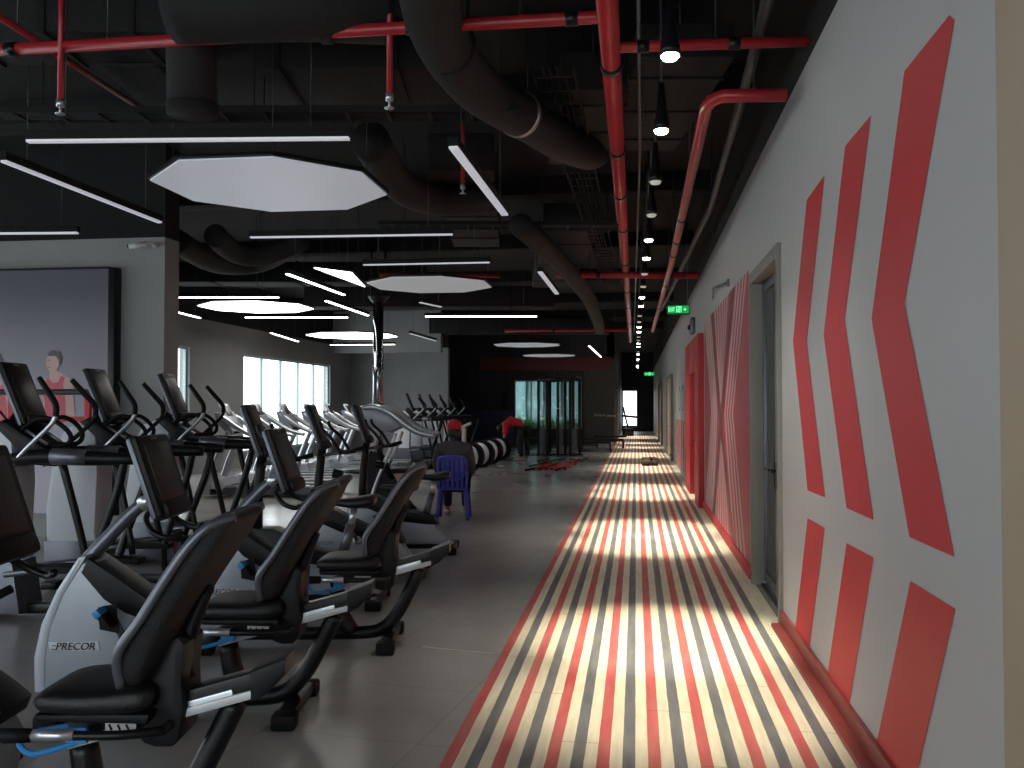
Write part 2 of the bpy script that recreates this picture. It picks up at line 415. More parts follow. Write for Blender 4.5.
# left window wall
PW = atz(165, 237, ZW); YPW = PW.y; XPW = PW.x
def wall_with_holes(name, x0, x1, y, z0, z1, holes, m, along='x', t=.25, lab=None):
    mb = MB(); xs = x0
    def bx(a, b, c, d):
        if b-a < .001 or d-c < .001: return
        if along == 'x': mb.box(((a+b)/2, y+t/2, (c+d)/2), (b-a, t, d-c), m)
        else: mb.box((y-t/2, (a+b)/2, (c+d)/2), (t, b-a, d-c), m)
    for (a, b, c, d) in holes:
        bx(xs, a, z0, z1); bx(a, b, z0, c); bx(a, b, d, z1); xs = b
    bx(xs, x1, z0, z1)
    return struct(mb.build(name), lab)
WZ0, WZ1 = .35, 2.93
lw = [(16.2, 19.35, WZ0, WZ1), (22.2, 28.9, WZ0, WZ1)]
wall_with_holes('wall_left', 10.6, YB, XL, 0, ZW, lw, wallg, 'y', lab='grey plaster wall with tall daylight windows')
o = MB().box((XL-.125, (10.6+YB)/2, (ZW+ZC)/2), (.25, YB-10.6, ZC-ZW), ceilm).build('wall_left_upper'); struct(o)
glass = mat('window_glass_plain', (.9, 1, 1), 0)
nt = glass.node_tree; nt.nodes.clear(); out = nt.nodes.new('ShaderNodeOutputMaterial'); tr = nt.nodes.new('ShaderNodeBsdfTransparent'); gl = nt.nodes.new('ShaderNodeBsdfGlossy'); gl.inputs['Roughness'].default_value = .02
tr.inputs[0].default_value = (.95, .975, .975, 1); mx = nt.nodes.new('ShaderNodeMixShader'); mx.inputs[0].default_value = .06
nt.links.new(tr.outputs[0], mx.inputs[1]); nt.links.new(gl.outputs[0], mx.inputs[2]); nt.links.new(mx.outputs[0], out.inputs[0])
teal = glass.copy(); teal.name = 'teal_frosted_glass'; MATS['teal'] = teal
teal.node_tree.nodes['Transparent BSDF'].inputs[0].default_value = (.80, .97, .97, 1)
wfr = mat('pale_window_frame', (.30, .42, .42), .4, noise=.05)
def window(n, a, b, z0, z1, fixed, along, panes, lab, gm=glass, fw=.06):
    c = (a+b)/2
    loc = (c, fixed, (z0+z1)/2) if along == 'x' else (fixed, c, (z0+z1)/2)
    w = thing('window_%d' % n, lab, None, loc); struct(w)
    hw, hh = (b-a)/2, (z1-z0)/2
    def bx(mb, u, v, su, sv, m, t=.07):
        if along == 'x': mb.box((u, 0, v), (su, t, sv), m, bev=.004)
        else: mb.box((0, u, v), (t, su, sv), m, bev=.004)
    mb = MB()
    for s in (-1, 1): bx(mb, s*(hw-fw/2), 0, fw, 2*hh, wfr); bx(mb, 0, s*(hh-fw/2), 2*hw-2*fw, fw, wfr)
    for k in range(1, panes): bx(mb, -hw+2*hw*k/panes, 0, fw, 2*hh-2*fw, wfr)
    mb.build('window_frame', w)
    pw = (2*hw-2*fw)/panes
    for k in range(panes):
        mb = MB(); u = -hw+fw+pw*(k+.5)
        bx(mb, u, 0, pw-fw*.98, 2*hh-2*fw, gm, .008); mb.build('window_pane', w)
window(1, lw[0][0], lw[0][1], WZ0, WZ1, XL-.1, 'y', 3, 'tall daylight window just behind the grey poster wall')
window(2, lw[1][0], lw[1][1], WZ0, WZ1, XL-.1, 'y', 5, 'wide five pane daylight window in the left wall')
wall_with_holes('wall_left_near', YO, YPW, XL-2, 0, ZC, [(-2.3, 9.5, .3, 3.1)], wallg, 'y')
window(5, -2.3, 9.5, .3, 3.1, XL-2.1, 'y', 9, 'added daylight windows beside the near gym floor, outside the frame')  # unseen windows, added to light the near part of the room
wall_with_holes('wall_rear', XL-2, WX, YO-.25, 0, ZC, [(-11.5, .4, .3, 3.3)], wallg, 'x')
window(6, -11.5, .4, .3, 3.3, YO-.12, 'x', 9, 'added daylight windows behind the camera, out of view')  # added out of view to let daylight onto the near room
o = MB().box((XL-1.15, (YO+YPW)/2, ZC+.05), (1.7, YPW-YO, .1), ceilm).build('ceiling_near'); struct(o)
o = MB().box((XL-1.15, (YO+YPW)/2, -.05), (1.7, YPW-YO, .1), floorm).build('floor_near'); struct(o)
# soffit between window bay and the rest
o = MB().box(((XL-6.4)/2, 29.3, (3.35+ZC)/2), (-6.4-XL, .3, ZC-3.35), wallg).build('trim_1'); struct(o, 'grey plaster bulkhead over the window bay')

# poster wall (faces the camera) with its side return
o = MB().box(((XL-2+XPW)/2, YPW+.17, ZW/2), (XPW-XL+2, .34, ZW), wallg).build('wall_left_front'); struct(o, 'grey plaster wall carrying the large advertisement')
o = MB().box(((XL-2+XPW)/2, YPW+.17, (ZW+ZC)/2), (XPW-XL+2, .34, ZC-ZW), ceilm).build('wall_left_front_upper'); struct(o)
# back walls
XB1 = W((450-512)/F*32, 32).x
o = MB().box(((XL+XB1)/2, 31.2, ZW/2), (XB1-XL, .3, ZW), wallg).build('wall_back'); struct(o, 'grey wall behind the far cross trainers')
o = MB().box(((XL+XB1)/2, 31.2, (ZW+ZC)/2), (XB1-XL, .3, ZC-ZW), ceilm).build('wall_back_upper'); struct(o)
XE = -.87
bw0 = flo(514, 37.3).x; bw1 = flo(582, 37.0).x
BZ0, BZ1 = .62, 2.62
XM = flo(480, 37.5).x
wall_with_holes('wall_back_dark', XL, XE, YB, 0, ZC, [(bw0, bw1, BZ0, BZ1)], walld, lab='dark back wall with the teal window')
o = MB().box(((bw1+.1+XE)/2, YB-.03, 1.75), (XE-bw1-.1, .05, 3.5), wallbr).build('wall_back_panel'); struct(o, 'brown back wall panel with small white lettering')
window(3, bw0, bw1, BZ0, BZ1, YB+.1, 'x', 4, 'wide teal window in the dark back wall', teal, .05)
o = MB().box(((flo(478, 37).x+flo(612, 37).x)/2, YB-.04, 3.3), (flo(612, 37).x-flo(478, 37).x, .06, .55), maroon, bev=.01).build('trim_2'); struct(o, 'dark red band high on the back wall')
o = MB().box((XE-.15, (YB+YE)/2, ZC/2), (.3, YE-YB, ZC), wallbr).build('wall_corridor_left'); struct(o)
ex0, ex1 = XE+.02, flo(637.5, 55.3).x
wall_with_holes('wall_end', XE, WX, YE, 0, ZC, [(ex0+.02, ex1, .3, 2.5)], walld, lab='dark end wall of the corridor')
window(4, ex0+.02, ex1, .3, 2.5, YE+.1, 'x', 1, 'bright window at the far end of the corridor')
# planting outside the teal window
mb = MB(); leafm = mat('bright_green_leaves', (.16, .5, .06), .6, noise=.5, nscale=12)
for i in range(420):
    x = random.uniform(bw0-.2, bw1+.2); y = random.uniform(YB+.5, YB+1.0); z0 = .1; h = random.uniform(.7, 1.15)
    lean = random.uniform(-.25, .25); w = random.uniform(.02, .05)
    mb.poly([(x-w, y, z0), (x+w, y, z0), (x+lean+w*.5, y+.05, z0+h*.7), (x+lean*1.6, y+.1, z0+h)], leafm)
tag(mb.build('grass_planting'), 'bright green grass growing outside below the teal window', 'plants', kind='stuff')
mb = MB(); mb.box(((bw0+bw1)/2, YB+.85, .05), (bw1-bw0+1, 1.1, .3), walld, bev=.03)
fac, nt, b = node_mat('teal_light_backdrop', .8)
tcf = nt.nodes.new('ShaderNodeTexCoord').outputs['Object']
nt.links.new(ramp(nt, noise(nt, tcf, 1.3, 2, (1, 1, .05)), [(.35, (.45, .66, .67)), (.55, (.62, .80, .80)), (.7, (.85, .90, .90))]), b.inputs['Base Color'])  # pale vertical streaks stand in for light behind the teal glass
fo = MB(); fo.box((-7.8, YB+9.2, 2.5), (12.4, .4, 15), fac)  # backdrop added to set the teal brightness seen through the window
for k in range(14): fo.box((-13.8+k*.9, YB+8.95, 2.5), (.16, .2, 15), fac)
tag(fo.build('window_light_backdrop'), 'pale teal ribbed facade seen through the window in the dark back wall', 'building')
tag(mb.build('planter_trough'), 'dark planter trough outside the teal window', 'planter')

# ================================================================== CEILING SERVICES
def P(px, py, z): return atz(px, py, z)
def pipe(name, pts, r, m, label, cat='pipe', group=None, smooth=0, bands=(), hang=()):
    pts = [Vector(p) for p in pts]; org = pts[0].copy()
    t = thing(name, label, cat, org, 0, group)
    MB().tube([p-org for p in pts], r, m, 14, smooth).build('pipe_run', t)
    for (i, f) in bands:
        a, b_ = pts[i]-org, pts[i+1]-org; c = a.lerp(b_, f); d = (b_-a).normalized()
        MB().cyl(c-d*.035, c+d*.035, r*1.18, blackm, seg=14).build('coupling', t)
    for (i, f) in hang:
        c = (pts[i]-org).lerp(pts[i+1]-org, f)
        mb = MB(); mb.cyl(c+Vector((0, 0, r)), c+Vector((0, 0, ZC-pts[0].z)), .006, wire, seg=6); mb.cyl(c+Vector((0, 0, r*.9)), c+Vector((0, 0, r*1.3)), .012, wire, seg=8)
        mb.build('hanger', t)
    return t
ZP = 3.78
m0, m1 = P(605.5, -20, ZP), P(630.5, 341, ZP)
m0 = m1+(m0-m1)*1.12
pipe('fire_main_pipe', [m0, m1], .062, redp, 'thick red fire main running down the ceiling beside the corridor lamps', bands=[(0, (P(613, v, ZP).y-m0.y)/(m1.y-m0.y)) for v in (64, 150, 194, 228, 262, 290, 306, 322)], hang=[(0, f) for f in (.86, .8, .7, .5, .3)])
def onmain(y): f = (y-m0.y)/(m1.y-m0.y); return m0.lerp(m1, f)
a = P(0, 50, ZP); b_ = P(594, 17.5, ZP); a = b_+(a-b_)*1.15
pipe('sprinkler_pipe', [a, b_, onmain(b_.y)], .036, redp, 'red pipe crossing the whole upper left ceiling to the fire main', bands=[(0, .15), (0, .75), (0, .97)], hang=[(0, .3), (0, .6), (0, .9)])
a = P(625, 47, ZP); b_ = P(808, 41, ZP)
pipe('sprinkler_pipe', [onmain(a.y), a, b_], .034, redp, 'short red pipe running right behind the first corridor lamp', bands=[(1, .1), (1, .6)], hang=[(1, .5)])
ZQ = 3.55
q0, q1, q2 = P(786, 95, ZQ), P(722, 96, ZQ), P(706, 108, ZQ); q3 = P(672, 262, ZQ)
d = (q3-q2).normalized(); q4 = Vector((q3.x-.05, 24, ZQ)); q1b = q2+(q1-q2)*.35+(-d)*.02
pipe('sprinkler_pipe', [q0, q1, q1.lerp(q2, .5)+Vector((-.02, -.03, 0)), q2, q3, q4], .042, redp, 'red pipe with an elbow running beside the right wall', bands=[(3, .55), (3, .75), (3, .9), (4, .2), (4, .5)], hang=[(0, .5), (3, .3), (3, .9)])
a = P(556, 274.5, ZQ+.18); b_ = P(700, 275.5, ZQ+.1)
pipe('sprinkler_pipe', [a, b_], .055, redp, 'red cross pipe just above the nearer green exit sign', bands=[(0, .3), (0, .8)], hang=[(0, .2), (0, .9)])
a = P(505, 331, ZQ+.1); b_ = P(628, 330, ZQ+.1)
pipe('sprinkler_pipe', [a, b_], .045, redp, 'farther thin red cross pipe beyond the long light', bands=[(0, .4)], hang=[(0, .2), (0, .9)])
a = P(0, 17, ZP+.2); b_ = P(152, 116, ZP+.2); a = b_+(a-b_)*1.3
pipe('sprinkler_pipe', [a, b_], .022, redp, 'thin red pipe slanting down the upper left corner', bands=[(0, .5)], hang=[(0, .3), (0, .8)])
a = P(380, 275, ZP); b_ = P(500, 276, ZP)
pipe('sprinkler_pipe', [a, b_], .03, redp, 'dim red pipe behind the second octagonal panel', bands=[(0, .5)], hang=[(0, .2), (0, .9)])
# sprinkler drops
def drop(px, y0, y1, d, label):
    top = flo(px, d, zz(y0, d)); bot = zz(y1, d)
    t = thing('sprinkler_drop', label, 'sprinkler', top, 0, 'red sprinkler drops'); L = top.z-bot
    MB().cyl((0, 0, ZC-top.z), (0, 0, -L+.05), .018, redp, seg=10).build('drop_pipe', t)
    mb = MB(); mb.cyl((0, 0, -L+.06), (0, 0, -L+.02), .024, silver, seg=10); mb.cyl((0, 0, -L+.02), (0, 0, -L-.02), .008, silver, seg=8); mb.cyl((0, 0, -L-.02), (0, 0, -L-.026), .03, silver, seg=12)
    mb.build('sprinkler_head', t)
drop(57, 52, 108, 5.4, 'red sprinkler drop under the pipe in the far upper left')
drop(388.5, 30, 102, 5.2, 'red sprinkler drop left of the foil banded duct')
drop(462.5, 168, 190, 8.5, 'small red sprinkler drop beside the slanting light')
drop(699, 98, 130, 9.0, 'small red sprinkler drop behind the elbow pipe')
# ducts
def duct(name, pts, r, label, rings=(), foilat=None, smooth=6, m=ductm, group='ceiling ducts'):
    pts = [Vector(p) for p in pts]; org = pts[0].copy(); q = [p-org for p in pts]
    t = thing(name, label, 'duct', org, 0, None)
    MB().tube(q, r, m, 22, smooth).build('duct_body', t)
    for i, f in rings:
        c = q[i].lerp(q[i+1], f); dd = (q[i+1]-q[i]).normalized(); MB().tube([c-dd*.03, c+dd*.03], r*1.04, ceilm, 22).build('collar', t)
    if foilat:
        i, f = foilat; c = q[i].lerp(q[i+1], f); dd = (q[i+1]-q[i]).normalized(); MB().tube([c-dd*.022, c+dd*.022], r*1.05, foil, 24).build('foil_band', t)
    c = q[len(q)//2]; mb = MB()
    mb.cyl(c+Vector((0, 0, r*.8)), c+Vector((0, 0, max(r, ZC-pts[len(q)//2].z))), .006, wire, seg=6); mb.build('hanger', t)
    return t
duct('flexible_duct', [P(425, -40, 3.85), P(440, 35, 3.8), P(478, 88, 3.8), P(528, 120, 3.85), P(560, 140, 3.9), P(588, 152, 4.05), P(598, 150, 4.5)], .17, 'fat black flexible duct with a crinkled foil band above the slanting light', foilat=(2, .8), rings=[(1, .2)])
duct('round_duct', [P(175, 5, 3.95), P(300, 2, 3.95), P(385, 6, 4.0)], .22, 'big round grey black duct along the top left ceiling', rings=[(1, .3)])
e0 = P(192, 15, 4.0)
duct('duct_outlet', [e0, e0+Vector((0, 0, -.2)), e0+Vector((.0, .02, -.62))], .15, 'downturned round duct end in the upper left', rings=[(1, .9)], smooth=0)
duct('round_duct', [P(175, 240, 3.75), P(215, 262, 3.7), P(260, 262, 3.8), P(300, 240, 3.9)], .16, 'sagging black duct beside the grey poster column', smooth=5)
duct('round_duct', [P(215, 235, 3.8), P(235, 252, 3.7), P(262, 255, 3.7), P(290, 246, 3.85)], .15, 'second sagging duct right behind the first octagonal panel')
duct('round_duct', [P(370, 140, 3.9), P(400, 185, 3.8), P(440, 200, 3.85), P(500, 196, 3.9)], .17, 'black duct curving right of the nearest octagonal panel')
duct('round_duct', [P(520, 225, 3.7), P(560, 262, 3.7), P(590, 300, 3.7), P(600, 330, 3.7)], .14, 'long black duct behind the end of the slanting lights', smooth=2)
duct('drain_pipe', [P(775, -30, 3.9), P(750, 70, 3.9), P(712, 205, 3.9), Vector((.62, 22, 3.9))], .038, 'dark grey pipe running between the red pipes and the right wall', smooth=0, m=mat('dark_grey_pipe', (.022, .022, .023), .45, noise=.2))
duct('conduit', [P(638, -20, 3.9), P(640, 150, 3.9), Vector((-.06, 30, 3.9))], .012, 'thin grey conduit beside the corridor lamps', smooth=0, m=greym)
def boxduct(name, c, size, label, rz=math.radians(-8)):
    t = thing(name, label, 'duct', c, -rz); mb = MB(); mb.box((0, 0, 0), size, ductm, bev=.015); mb.build('duct_body', t)
    L = size[0] > size[1]
    for k in (-.33, 0, .33):
        s = (.05, size[1]+.03, size[2]+.03) if L else (size[0]+.03, .05, size[2]+.03)
        MB().box((k*size[0] if L else 0, 0 if L else k*size[1], 0), s, ceilm, bev=.005).build('flange', t)
    for k in (-.4, .4):
        x, y = (k*size[0], 0) if L else (0, k*size[1])
        MB().cyl((x, y, size[2]/2), (x, y, ZC-c[2]), .008, wire, seg=6).build('hanger', t)
boxduct('rectangular_duct', tuple(flo(290, 6.9, 4.22)), (2.6, .9, .36), 'flat black duct above the nearest octagonal panel')
boxduct('rectangular_duct', tuple(flo(60, 6.2, 4.22)), (1.8, .6, .3), 'flat black duct in the upper left behind the red pipes')
boxduct('rectangular_duct', tuple(flo(470, 11.5, 4.22)), (.7, 4.5, .4), 'long black duct above the second octagonal panel')
boxduct('rectangular_duct', tuple(flo(560, 15.5, 4.22)), (.8, 6.0, .4), 'long black duct left of the fire main')
boxduct('rectangular_duct', tuple(flo(585, 8.1, 4.22)), (.55, 2.2, .3), 'short black duct left of the fire main near the foil band')
boxduct('rectangular_duct', tuple(flo(660, 7.6, 4.22)), (.7, 2.4, .25), 'flat black duct above the second corridor lamp')
boxduct('rectangular_duct', tuple(flo(300, 18, 4.22)), (5.0, .7, .4), 'cross duct above the lit left panels')
boxduct('rectangular_duct', tuple(flo(430, 22, 4.22)), (6.0, .8, .5), 'cross duct beyond the mirrored column')
boxduct('rectangular_duct', tuple(flo(520, 30, 4.22)), (6.0, .8, .5), 'farthest cross duct in front of the dark back wall')
# cable trays: ladder of rails and rungs
def tray(a, b_, z, label, w=.3):
    a, b_ = Vector(a), Vector(b_); a.z = b_.z = 0; L = (b_-a).length; ang = math.atan2(b_.y-a.y, b_.x-a.x)
    t = thing('cable_tray', label, 'cable tray', (a.x, a.y, z), ang)
    mb = MB()
    for s in (-1, 1): mb.box((L/2, s*w/2, 0), (L, .012, .045), ceilm)
    for k in range(int(L/.3)): mb.box((.15+k*.3, 0, -.015), (.025, w-.01, .01), ceilm)
    mb.build('ladder', t)
    mb = MB()
    for k in range(4): mb.tube([(0, -.08+k*.05, .0), (L*.5, -.07+k*.045, .005), (L, -.08+k*.05, 0)], .014, ceilm, 6)
    mb.build('cables', t)
    for f in (.1, .5, .9):
        mb = MB(); mb.tube([(L*f, -w/2, ZC-z), (L*f, -w/2, -.03), (L*f, w/2, -.03), (L*f, w/2, ZC-z)], .006, ceilm, 6); mb.build('hanger', t)
tray(P(552, 70, 4.0), P(612, 285, 4.0), 4.02, 'cable tray left of the fire main')
tray(P(0, 118, 3.7), P(520, 116, 3.7), 3.72, 'cable tray crossing behind the nearest long light', .25)
tray(P(380, 225, 3.75), P(620, 226, 3.75), 3.75, 'cable tray crossing ahead of the second octagonal panel', .3)

# linear lights
def linear(e0, e1, label, m, z=3.3, w=.045):
    a, b_ = P(e0[0], e0[1], z), P(e1[0], e1[1], z); L = (b_-a).length; ang = math.atan2(b_.y-a.y, b_.x-a.x)
    t = thing('linear_light', label, 'light', a, ang, 'linear ceiling lights')
    MB().box((L/2, 0, .038), (L+.02, w+.012, .06), ceilm, bev=.006).build('housing', t)
    MB().box((L/2, 0, .0), (L-.01, w, .016), m).build('diffuser', t)
    for f in (.12, .88): MB().cyl((L*f, 0, .06), (L*f, 0, ZC-z), .004, wire, seg=6).build('suspension_wire', t)
linear((27, 141.5), (350, 138.5), 'longest dim light bar in front of the nearest octagonal panel', dimlit)
linear((3, 161), (160, 222.5), 'dim light bar slanting over the poster wall', dimlit)
linear((-60, 234), (78, 233), 'dim light bar at the left edge above the poster wall', dimlit)
linear((250, 237.5), (453, 234.5), 'thin dim light bar behind the nearest octagonal panel', dimlit, w=.03)
linear((453, 147), (505, 215), 'pale light bar slanting toward the corridor, nearest of its line', dimlit, w=.06)
linear((540, 272), (557, 294), 'short slanting light bar, second in line toward the corridor', dimlit, w=.06)
linear((425, 316.5), (537, 316.5), 'bright light bar right of the mirrored column', lit)
linear((150, 297.5), (279, 297.5), 'bright light bar above the lit left octagon', lit)
linear((245, 317.5), (348, 317.5), 'bright light bar just below the lit left octagon', lit)
linear((287, 274), (344, 295), 'slanting half bright light bar left of the tilted lit panel', panel_lit)
linear((326, 301), (368, 315.5), 'short bright slanting light bar beside the mirrored column', lit)
linear((363, 265), (490, 262.5), 'thin dim light bar above the second octagonal panel', dimlit, w=.025)
linear((271, 333), (298, 341.5), 'small slanting light bar before the grey bulkhead', lit)
linear((160, 308), (200, 318), 'small bright slanting light bar beside the poster column', lit)
linear((589, 346), (601, 357), 'small slanting light bar near the far corridor lamps', panel_lit)
linear((420, 302.5), (441, 307), 'tiny dim slanting light bar above the bright bar', dimlit)
linear((410, 333.5), (436, 341), 'faint slanting light bar before the far grey wall', dimlit)
linear((330, 345), (395, 344.5), 'farthest thin lit bar under the grey bulkhead', panel_lit)
# octagonal light panels
def octa(pc, d, wid, label, m, z=3.3, rot=0, cat='light', name='octagonal_light_panel'):
    c = flo(pc, d, z); t = thing(name, label, cat, c, rot+math.radians(.5), 'octagonal ceiling light panels')
    R = wid/2/math.cos(PI/8)*1.02
    def ring(r, off=PI/8): return [(r*math.cos(off+k*PI/4), r*math.sin(off+k*PI/4)) for k in range(8)]
    MB().prism(ring(R), .012, .045, blackm, 'z', bev=.006).build('frame', t)
    MB().prism(ring(R-.02), 0, .014, m, 'z').build('diffuser', t)
    for k in (0, 2, 4, 6):
        a = k*PI/4+PI/8; MB().cyl((R*.8*math.cos(a), R*.8*math.sin(a), .04), (R*.8*math.cos(a), R*.8*math.sin(a), ZC-z), .004, wire, seg=6).build('suspension_wire', t)
def dz(py, z=3.3): return (z-H)*F/(405-py)
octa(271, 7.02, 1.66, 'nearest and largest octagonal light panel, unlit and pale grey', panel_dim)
octa(430, dz(285.3), 1.66, 'second unlit octagonal panel left of the corridor', panel_mid)
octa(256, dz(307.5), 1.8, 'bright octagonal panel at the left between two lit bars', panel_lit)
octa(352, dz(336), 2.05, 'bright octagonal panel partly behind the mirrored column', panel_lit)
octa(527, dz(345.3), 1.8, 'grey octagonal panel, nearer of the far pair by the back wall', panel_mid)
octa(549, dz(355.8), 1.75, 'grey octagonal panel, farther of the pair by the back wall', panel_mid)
t = thing('tilted_light_panel', 'bright four sided panel between the light bars and the second octagon', 'light', P(338, 277, 3.3))
c = P(338, 277, 3.3); q = [P(313, 268, 3.3)-c, P(352, 273, 3.3)-c, P(366, 287.5, 3.3)-c]
q = [(v.x, v.y) for v in q]
MB().prism(q, .012, .05, blackm, 'z').build('frame', t); MB().prism([(x*.96, y*.96) for x, y in q], 0, .014, panel_lit, 'z').build('diffuser', t)
for x, y in q: MB().cyl((x*.7, y*.7, .05), (x*.7, y*.7, ZC-3.3), .004, wire, seg=6).build('suspension_wire', t)
# pendant corridor lamps
LAMPY = [4.95, 6.3, 7.75, 9.1, 10.5, 11.8, 13.2, 14.6, 16.1, 17.5, 19.4, 20.8, 22.2, 23.7, 25.4, 26.8, 28.2, 29.7, 32.5, 34.2, 38, 40, 44, 46]
on = {0, 1, 4, 5, 8, 9, 12, 13, 16, 17, 19, 20, 22, 23}
names = ['nearest', 'second', 'third', 'fourth', 'fifth', 'sixth', 'seventh', 'eighth', 'ninth', 'tenth', 'eleventh', 'twelfth', 'thirteenth', 'fourteenth', 'fifteenth', 'sixteenth']
ZL = 3.5
bases = {}
for i, y in enumerate(LAMPY):
    lab = (names[i] if i < len(names) else None)
    st = 'glowing' if i in on else 'unlit'
    lab = f'{st} black pendant lamp, {lab} in the corridor row' if lab else f'{st} tiny black pendant lamp far down the corridor row'
    if i not in bases and st not in bases:
        t = thing('pendant_lamp', lab, 'lamp', (0, 0, 0), 0, 'corridor pendant lamps')
        mb = MB(); mb.cyl((0, 0, .34), (0, 0, ZC-ZL), .008, greym, seg=8); mb.build('rod', t)
        mb = MB(); mb.tube([(0, 0, .012), (0, 0, .05), (0, 0, .14), (0, 0, .2), (0, 0, .34)], [.058, .056, .036, .03, .022], blackm, 20); mb.build('housing', t)
        mb = MB(); mb.tube([(0, 0, .02), (0, 0, .004), (0, 0, -.012)], [.046, .05, .038], bulbm if i in on else bulbdim, 20); mb.build('bulb', t)
        bases[st] = t
    else: t = dup(bases[st], (0, 0, 0), 0, lab)
    t.location = (.19-.012*(y-5)*.6 if y < 20 else .08, y, ZL)
    if st == 'glowing':
        ld = bpy.data.lights.new('lamp_beam', 'SPOT'); lo = bpy.data.objects.new('lamp_beam', ld); C.objects.link(lo); lo.parent = t
        ld.energy = 620 if y < 25 else 420; ld.color = (1, .92, .70); ld.spot_size = math.radians(37); ld.spot_blend = .9; ld.shadow_soft_size = .05
        l2 = bpy.data.lights.new('lamp_spill', 'SPOT'); lq = bpy.data.objects.new('lamp_spill', l2); C.objects.link(lq); lq.parent = t; lq.location = (0, 0, -.03)
        l2.energy = 75; l2.color = (1, .93, .80); l2.spot_size = math.radians(84); l2.spot_blend = 1; l2.shadow_soft_size = .05
        lo.location = (.0, 0, -.03)
# exit signs
def exitsign(px, py, d, w, label, detail):
    c = flo(px, d, zz(py, d)); h = w*.42; t = thing('exit_sign', label, 'exit sign', c, math.radians(4))
    MB().box((0, 0, 0), (w, .05, h), blackm, bev=.004).build('housing', t)
    MB().box((-.0, -.026, 0), (w-.03, .006, h-.03), exitg).build('face', t)
    mb = MB(); y = -.0305
    def r(x, z, sx, sz): mb.box((x*w, y, z*h), (sx*w, .003, sz*h), exitl)
    # EXIT lettering, running figure in a doorway, arrow
    x = -.42
    r(x, 0, .015, .4)
    for z in (-.18, 0, .18): r(x+.03, z, .05, .05)
    def dg(x0, z0, x1, z1, th=.012):
        a, b_ = Vector((x0*w, y, z0*h)), Vector((x1*w, y, z1*h)); mb.tube([a, b_], th*w*.5, exitl, 6)
    dg(x+.075, -.2, x+.135, .2); dg(x+.135, -.2, x+.075, .2); r(x+.165, 0, .015, .4); r(x+.225, .18, .07, .05); r(x+.225, 0, .015, .4)
    r(.02, .3, .20, .06); r(-.075, 0, .02, .6); r(.115, 0, .02, .6)
    mb.ball((.03*w, y, .18*h), .022*w, exitl, u=8, v=6); dg(.025, .1, .01, -.08, .05); dg(.01, -.08, .05, -.3, .03); dg(.01, -.08, -.05, -.26, .03); dg(.02, .06, .08, .0, .025); dg(.02, .06, -.04, .0, .025)
    r(.27, 0, .1, .06); dg(.33, 0, .28, .13, .025); dg(.33, 0, .28, -.13, .025)
    mb.build('pictogram', t)
    mb = MB()
    for s in (-.4, .4): mb.cyl((s*w, 0, h/2), (s*w, 0, ZC-c.z), .006, greym, seg=6)
    mb.build('bracket', t)
exitsign(678.5, 309.5, 14.2, .36, 'green running figure exit sign hanging by the right wall, nearer one', 1)
exitsign(649.5, 374, 42, .5, 'tiny far green exit sign at the end of the corridor', 0)
# wall mounted bits, right wall
p = wall_pt(719, 290); t = thing('wall_bracket', 'thin bent metal bracket arm above the hourglass mural', 'bracket', (WX-.005, p.y, p.z))
a = wall_pt(713, 299)-p; b_ = wall_pt(718, 288)-p; c_ = wall_pt(729, 283)-p
mb = MB(); mb.tube([(0, a.y, a.z), (-.06, b_.y, b_.z), (-.03, c_.y, c_.z)], .014, greym, 8); mb.build('arm', t); MB().box((.0, c_.y, c_.z), (.04, .12, .08), greym, bev=.005).build('mount_plate', t)
p = wall_pt(694.5, 326); t = thing('wall_sensor_box', 'small grey box on the wall above the red door surround', 'sensor', (WX-.04, p.y, p.z))
MB().box((0, 0, 0), (.08, .5, .28), greym, bev=.02).build('case', t); MB().ball((-.04, 0, -.03), .05, blackm).build('lens', t)
# CCTV camera on the poster column
c = flo(158, dz(246, 3.5)*0+ (YPW-.18)/CY*1.0, 0)
cw = atz(157, 247, 3.5); cw = Vector((XPW-.12, YPW-.25, 3.49)); t = thing('security_camera', 'pale bullet security camera on the corner of the poster column', 'camera', cw, math.radians(200))
mb = MB(); mb.tube([(-.02, 0, 0), (.17, 0, -.03)], .033, whitep, 14); mb.build('body', t); MB().cyl((.165, 0, -.029), (.185, 0, -.032), .025, blackm).build('lens', t)
mb = MB(); mb.tube([(.02, 0, .02), (-.03, -.05, .05), (-.08, -.22, .03)], .012, whitep, 8); mb.ball((-.08, -.22, .03), .035, whitep); mb.build('mount_arm', t)
# mirror clad column with round plinth
cc = flo(378, 16.6)
t = thing('mirrored_column', 'slim mirror clad column rising from the round white plinth', 'column', cc)
mb = MB()
hh = .10
mb.tube([(0, 0, .4), (0, 0, 3.55)], hh, chrome, 8); mb.build('mirror_cladding', t, ang=20)
MB().tube([(0, 0, 3.5), (0, 0, 3.6), (0, 0, 3.62)], [.12, .2, .2], blackm, 16).build('capital', t)
mb = MB()
for s in (-1, 1): mb.cyl((s*.13, 0, 3.6), (s*.13, 0, ZC), .02, blackm, seg=8)
mb.build('ceiling_rods', t)
t = thing('round_plinth', 'round white plinth with a dark rim around the mirrored column', 'plinth', cc)
MB().tube([(0, 0, 0), (0, 0, .06), (0, 0, .34), (0, 0, .38)], [.66, .62, .60, .62], whitep, 40).build('plinth_body', t, ang=30)
MB().tube([(0, 0, .375), (0, 0, .43)], [.64, .64], blackm, 40).build('plinth_rim', t)

